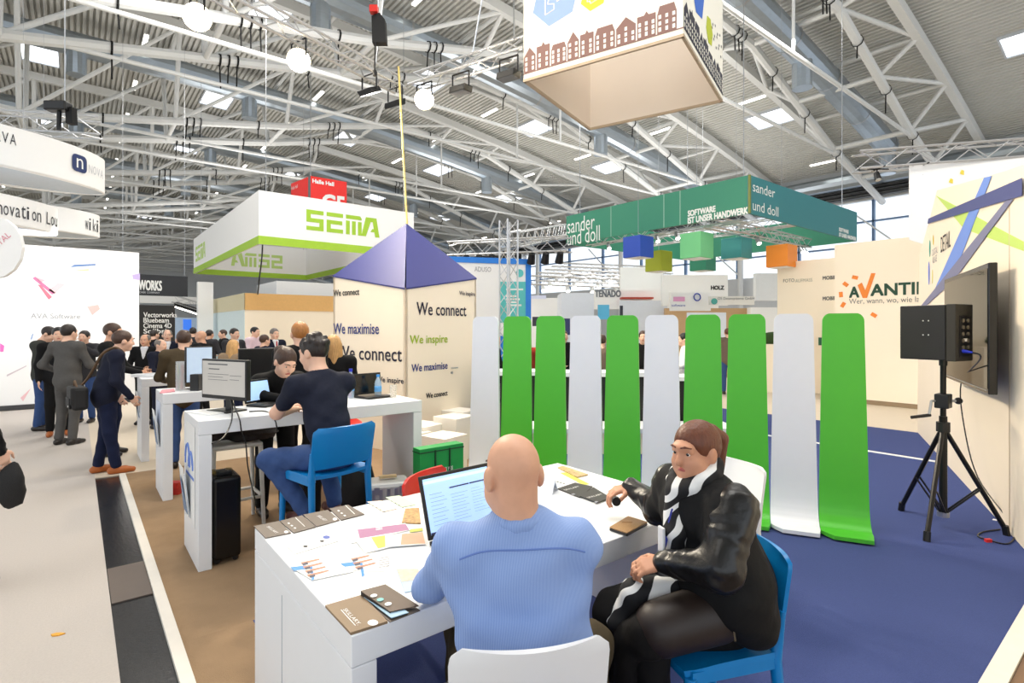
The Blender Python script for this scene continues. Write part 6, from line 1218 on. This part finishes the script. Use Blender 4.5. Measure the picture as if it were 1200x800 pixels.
def bottle(label, u, v, h=.24, cap=(30, 50, 190), d=None):
    p = atz(u, v, BZ); t = thing('water_bottle', label, 'bottle', p, group='water bottles on the bar table'); G = glassM('bottle_plastic', (206, 226, 242), .45)
    MB().lathe([(.03, 0), (.033, .01), (.033, h*.6), (.028, h*.7), (.014, h*.85), (.013, h*.9)], p, 14).build('bottle', G, t, smooth=True); MB().lathe([(.0335, h*.25), (.0335, h*.5)], p, 14).build('label', M('bottle_label', (96, 170, 232), .4), t); MB().lathe([(.016, h*.9), (.016, h)], p, 12).build('cap', M('cap_%d' % cap[1], cap, .4), t)
bottle('water bottle with dark blue cap behind the navy shirt', 411, 466, .27); bottle('water bottle with light blue cap beside the dark laptop', 443, 465, .21, (60, 150, 230))
p = atz(461, 466, BZ); tag(MB().lathe([(.03, 0), (.034, .12), (.031, .12), (.027, .01)], p, 16).build('drinking_glass', glassM('clear_glass', (232, 226, 214), .3)), 'clear drinking glass near the bar table end', 'glass')
q = atz(262, 484, BZ)
for i, K in enumerate(([mc-mn*.06+UP*(BZ+.12), atz(272, 490, BZ), atz(262, 512, .98)+FW*0, atz(248, 520, .95)], [mc-mn*.06+UP*(BZ+.1), atz(280, 489, BZ+.005), ony(283, 505, 4.28), ony(288, 520, 4.27), ony(291, 550, 4.27), ony(300, 590, 4.27)], [atz(292, 482, BZ+.005), atz(312, 482, BZ+.005), ony(322, 492, 4.285), ony(325, 505, 4.27)])):
    tag(MB().path(smooth_path(K), .005, 5).build('power_cable', BLACK), ('black cable looping from the monitor foot', 'black cable hanging over the bar table edge to the floor', 'thin black cable beside the tablet laptop')[i], 'cable')
sp_ = atz(247, 483, BZ); tag(MB().obox(sp_+UP*.004, mdir*.14, mn*.1, UP*.004).build('paper_stack', PAPER), 'stack of papers under the grey monitor', 'papers')
# next bar table: glass cylinder, small speaker, upright screen, papers
p = atz(211.5, 457, BZ); t = thing('glass_cylinder', 'tall clear glass cylinder with coloured pens', 'vase', p); MB().lathe([(.045, 0), (.045, .3), (.041, .3), (.041, .006)], p, 16).build('cylinder', glassM('cylinder_glass', (216, 222, 226), .35), t, smooth=True)
for i, c in enumerate(((200, 60, 60), (230, 200, 60), (60, 140, 80), (230, 120, 80))): MB().tube(p+Vector((.02*math.cos(i*1.6), .02*math.sin(i*1.6), .008)), p+Vector((.03*math.cos(i*1.6+1), .03*math.sin(i*1.6+1), .26)), .005).build('pen', Mp(c), t)
p = atz(227, 458, BZ); tag(MB().obox(p+UP*.085+FW*.05, RT*.045, FW*.045, UP*.085).build('desk_speaker', BLACK, bevel=.006), 'small black desk speaker beside the glass cylinder', 'speaker')
p = atz(233, 455.5, BZ); t = thing('monitor', 'upright narrow monitor turned sideways behind the desk speaker', 'monitor', p); e = (RT*.55+FW*.83).normalized(); MB().obox(p+UP*.26, e*.14, e.cross(UP)*.015, UP*.19).build('case', BLACK, t, bevel=.005); MB().obox(p+UP*.26+e.cross(UP)*.016, e*.13, e.cross(UP)*.001, UP*.18).build('display', M('screen_blue_white', (186, 204, 224), .3, emit=.4), t); MB().obox(p+UP*.035, e*.02, e.cross(UP)*.02, UP*.035).build('neck', BLACK, t); MB().obox(p+UP*.005, e*.1, e.cross(UP)*.08, UP*.005).build('foot', BLACK, t)
tag(MB().prism([atz(u, v, BZ) for u, v in ((187, 461), (205, 459), (204, 456), (190, 457))][::-1], UP*.006).build('red_leaflets', M('pink_paper', (226, 150, 160), .6)), 'pinkish leaflets on the bar table with the cylinder', 'leaflets')
t = thing('monitor', 'black monitor seen from behind on the farther bar table', 'monitor', (2.1, 6.5, BZ)); p = ony(309, 446, 6.55); p.z = BZ; MB().obox(p+UP*.25, Vector((.27, .03, 0)), Vector((0, .02, 0)), UP*.17).build('case', BLACK, t, bevel=.008); MB().obox(p+UP*.05, Vector((.03, 0, 0)), Vector((0, .015, 0)), UP*.05).build('neck', BLACK, t); MB().obox(p+UP*.006, Vector((.12, 0, 0)), Vector((0, .08, 0)), UP*.006).build('foot', BLACK, t)
t = thing('keyboard_tray', 'white flat device on the farthest bar table', 'device', atz(180, 440, BZ)); p = atz(178, 441, BZ); MB().obox(p+UP*.02, RT*.2, FW*.12, UP*.02).build('case', WHITEP, t, bevel=.006); MB().obox(p+UP*.042, RT*.17, FW*.09, UP*.002).build('panel', M('panel_grey', (190, 192, 196)), t)
p = atz(204, 578, 0); tag(MB().obox(p+UP*.06, RT*.07, FW*.05, UP*.06).build('snack_box', M('snack_red', (196, 50, 40), .5, var=.5, scale=40)), 'small red snack box on the carpet behind the table leg', 'box')
# yellow leaf and pebbles in the aisle
p = atz(66, 744, 0); tag(MB().prism([p+RT*a+FW*b for a, b in ((-.03, 0), (-.01, -.015), (.02, -.01), (.04, .012), (.01, .018), (-.015, .015))], UP*.006).build('autumn_leaf', M('leaf_yellow', (226, 160, 50), .6, var=.3, scale=90)), 'yellow fallen leaf on the grey aisle carpet', 'leaf')
# bar table and dark counters behind the standing panels
def counter(label, u0, u1, d, h, front, topm=WHITE):
    a = FW*d+RT*((u0-600)/FO*d); b = FW*d+RT*((u1-600)/FO*d); t = thing('stand_counter', label, 'counter', (a+b)/2)
    MB().prism([a, b, b+UP*(h-.06), a+UP*(h-.06)], FW*.5).build('front', front, t); MB().prism([a-RT*.05-FW*.05+UP*(h-.06), b+RT*.05-FW*.05+UP*(h-.06), b+RT*.05-FW*.05+UP*h, a-RT*.05-FW*.05+UP*h], FW*.6).build('worktop', topm, t)
counter('dark-fronted counter with white top behind the first panels', 586, 640, 8.1, 1.05, M('counter_black', (20, 20, 22), .5)); counter('dark-fronted counter with white top behind the middle panels', 655, 770, 7.9, 1.05, M('counter_black', (20, 20, 22))); counter('low pale bench behind the middle panels', 600, 860, 7.3, .35, CREAM); counter('black-fronted counter behind the fifth panel pair', 772, 830, 8.3, .95, M('counter_black', (20, 20, 22)))
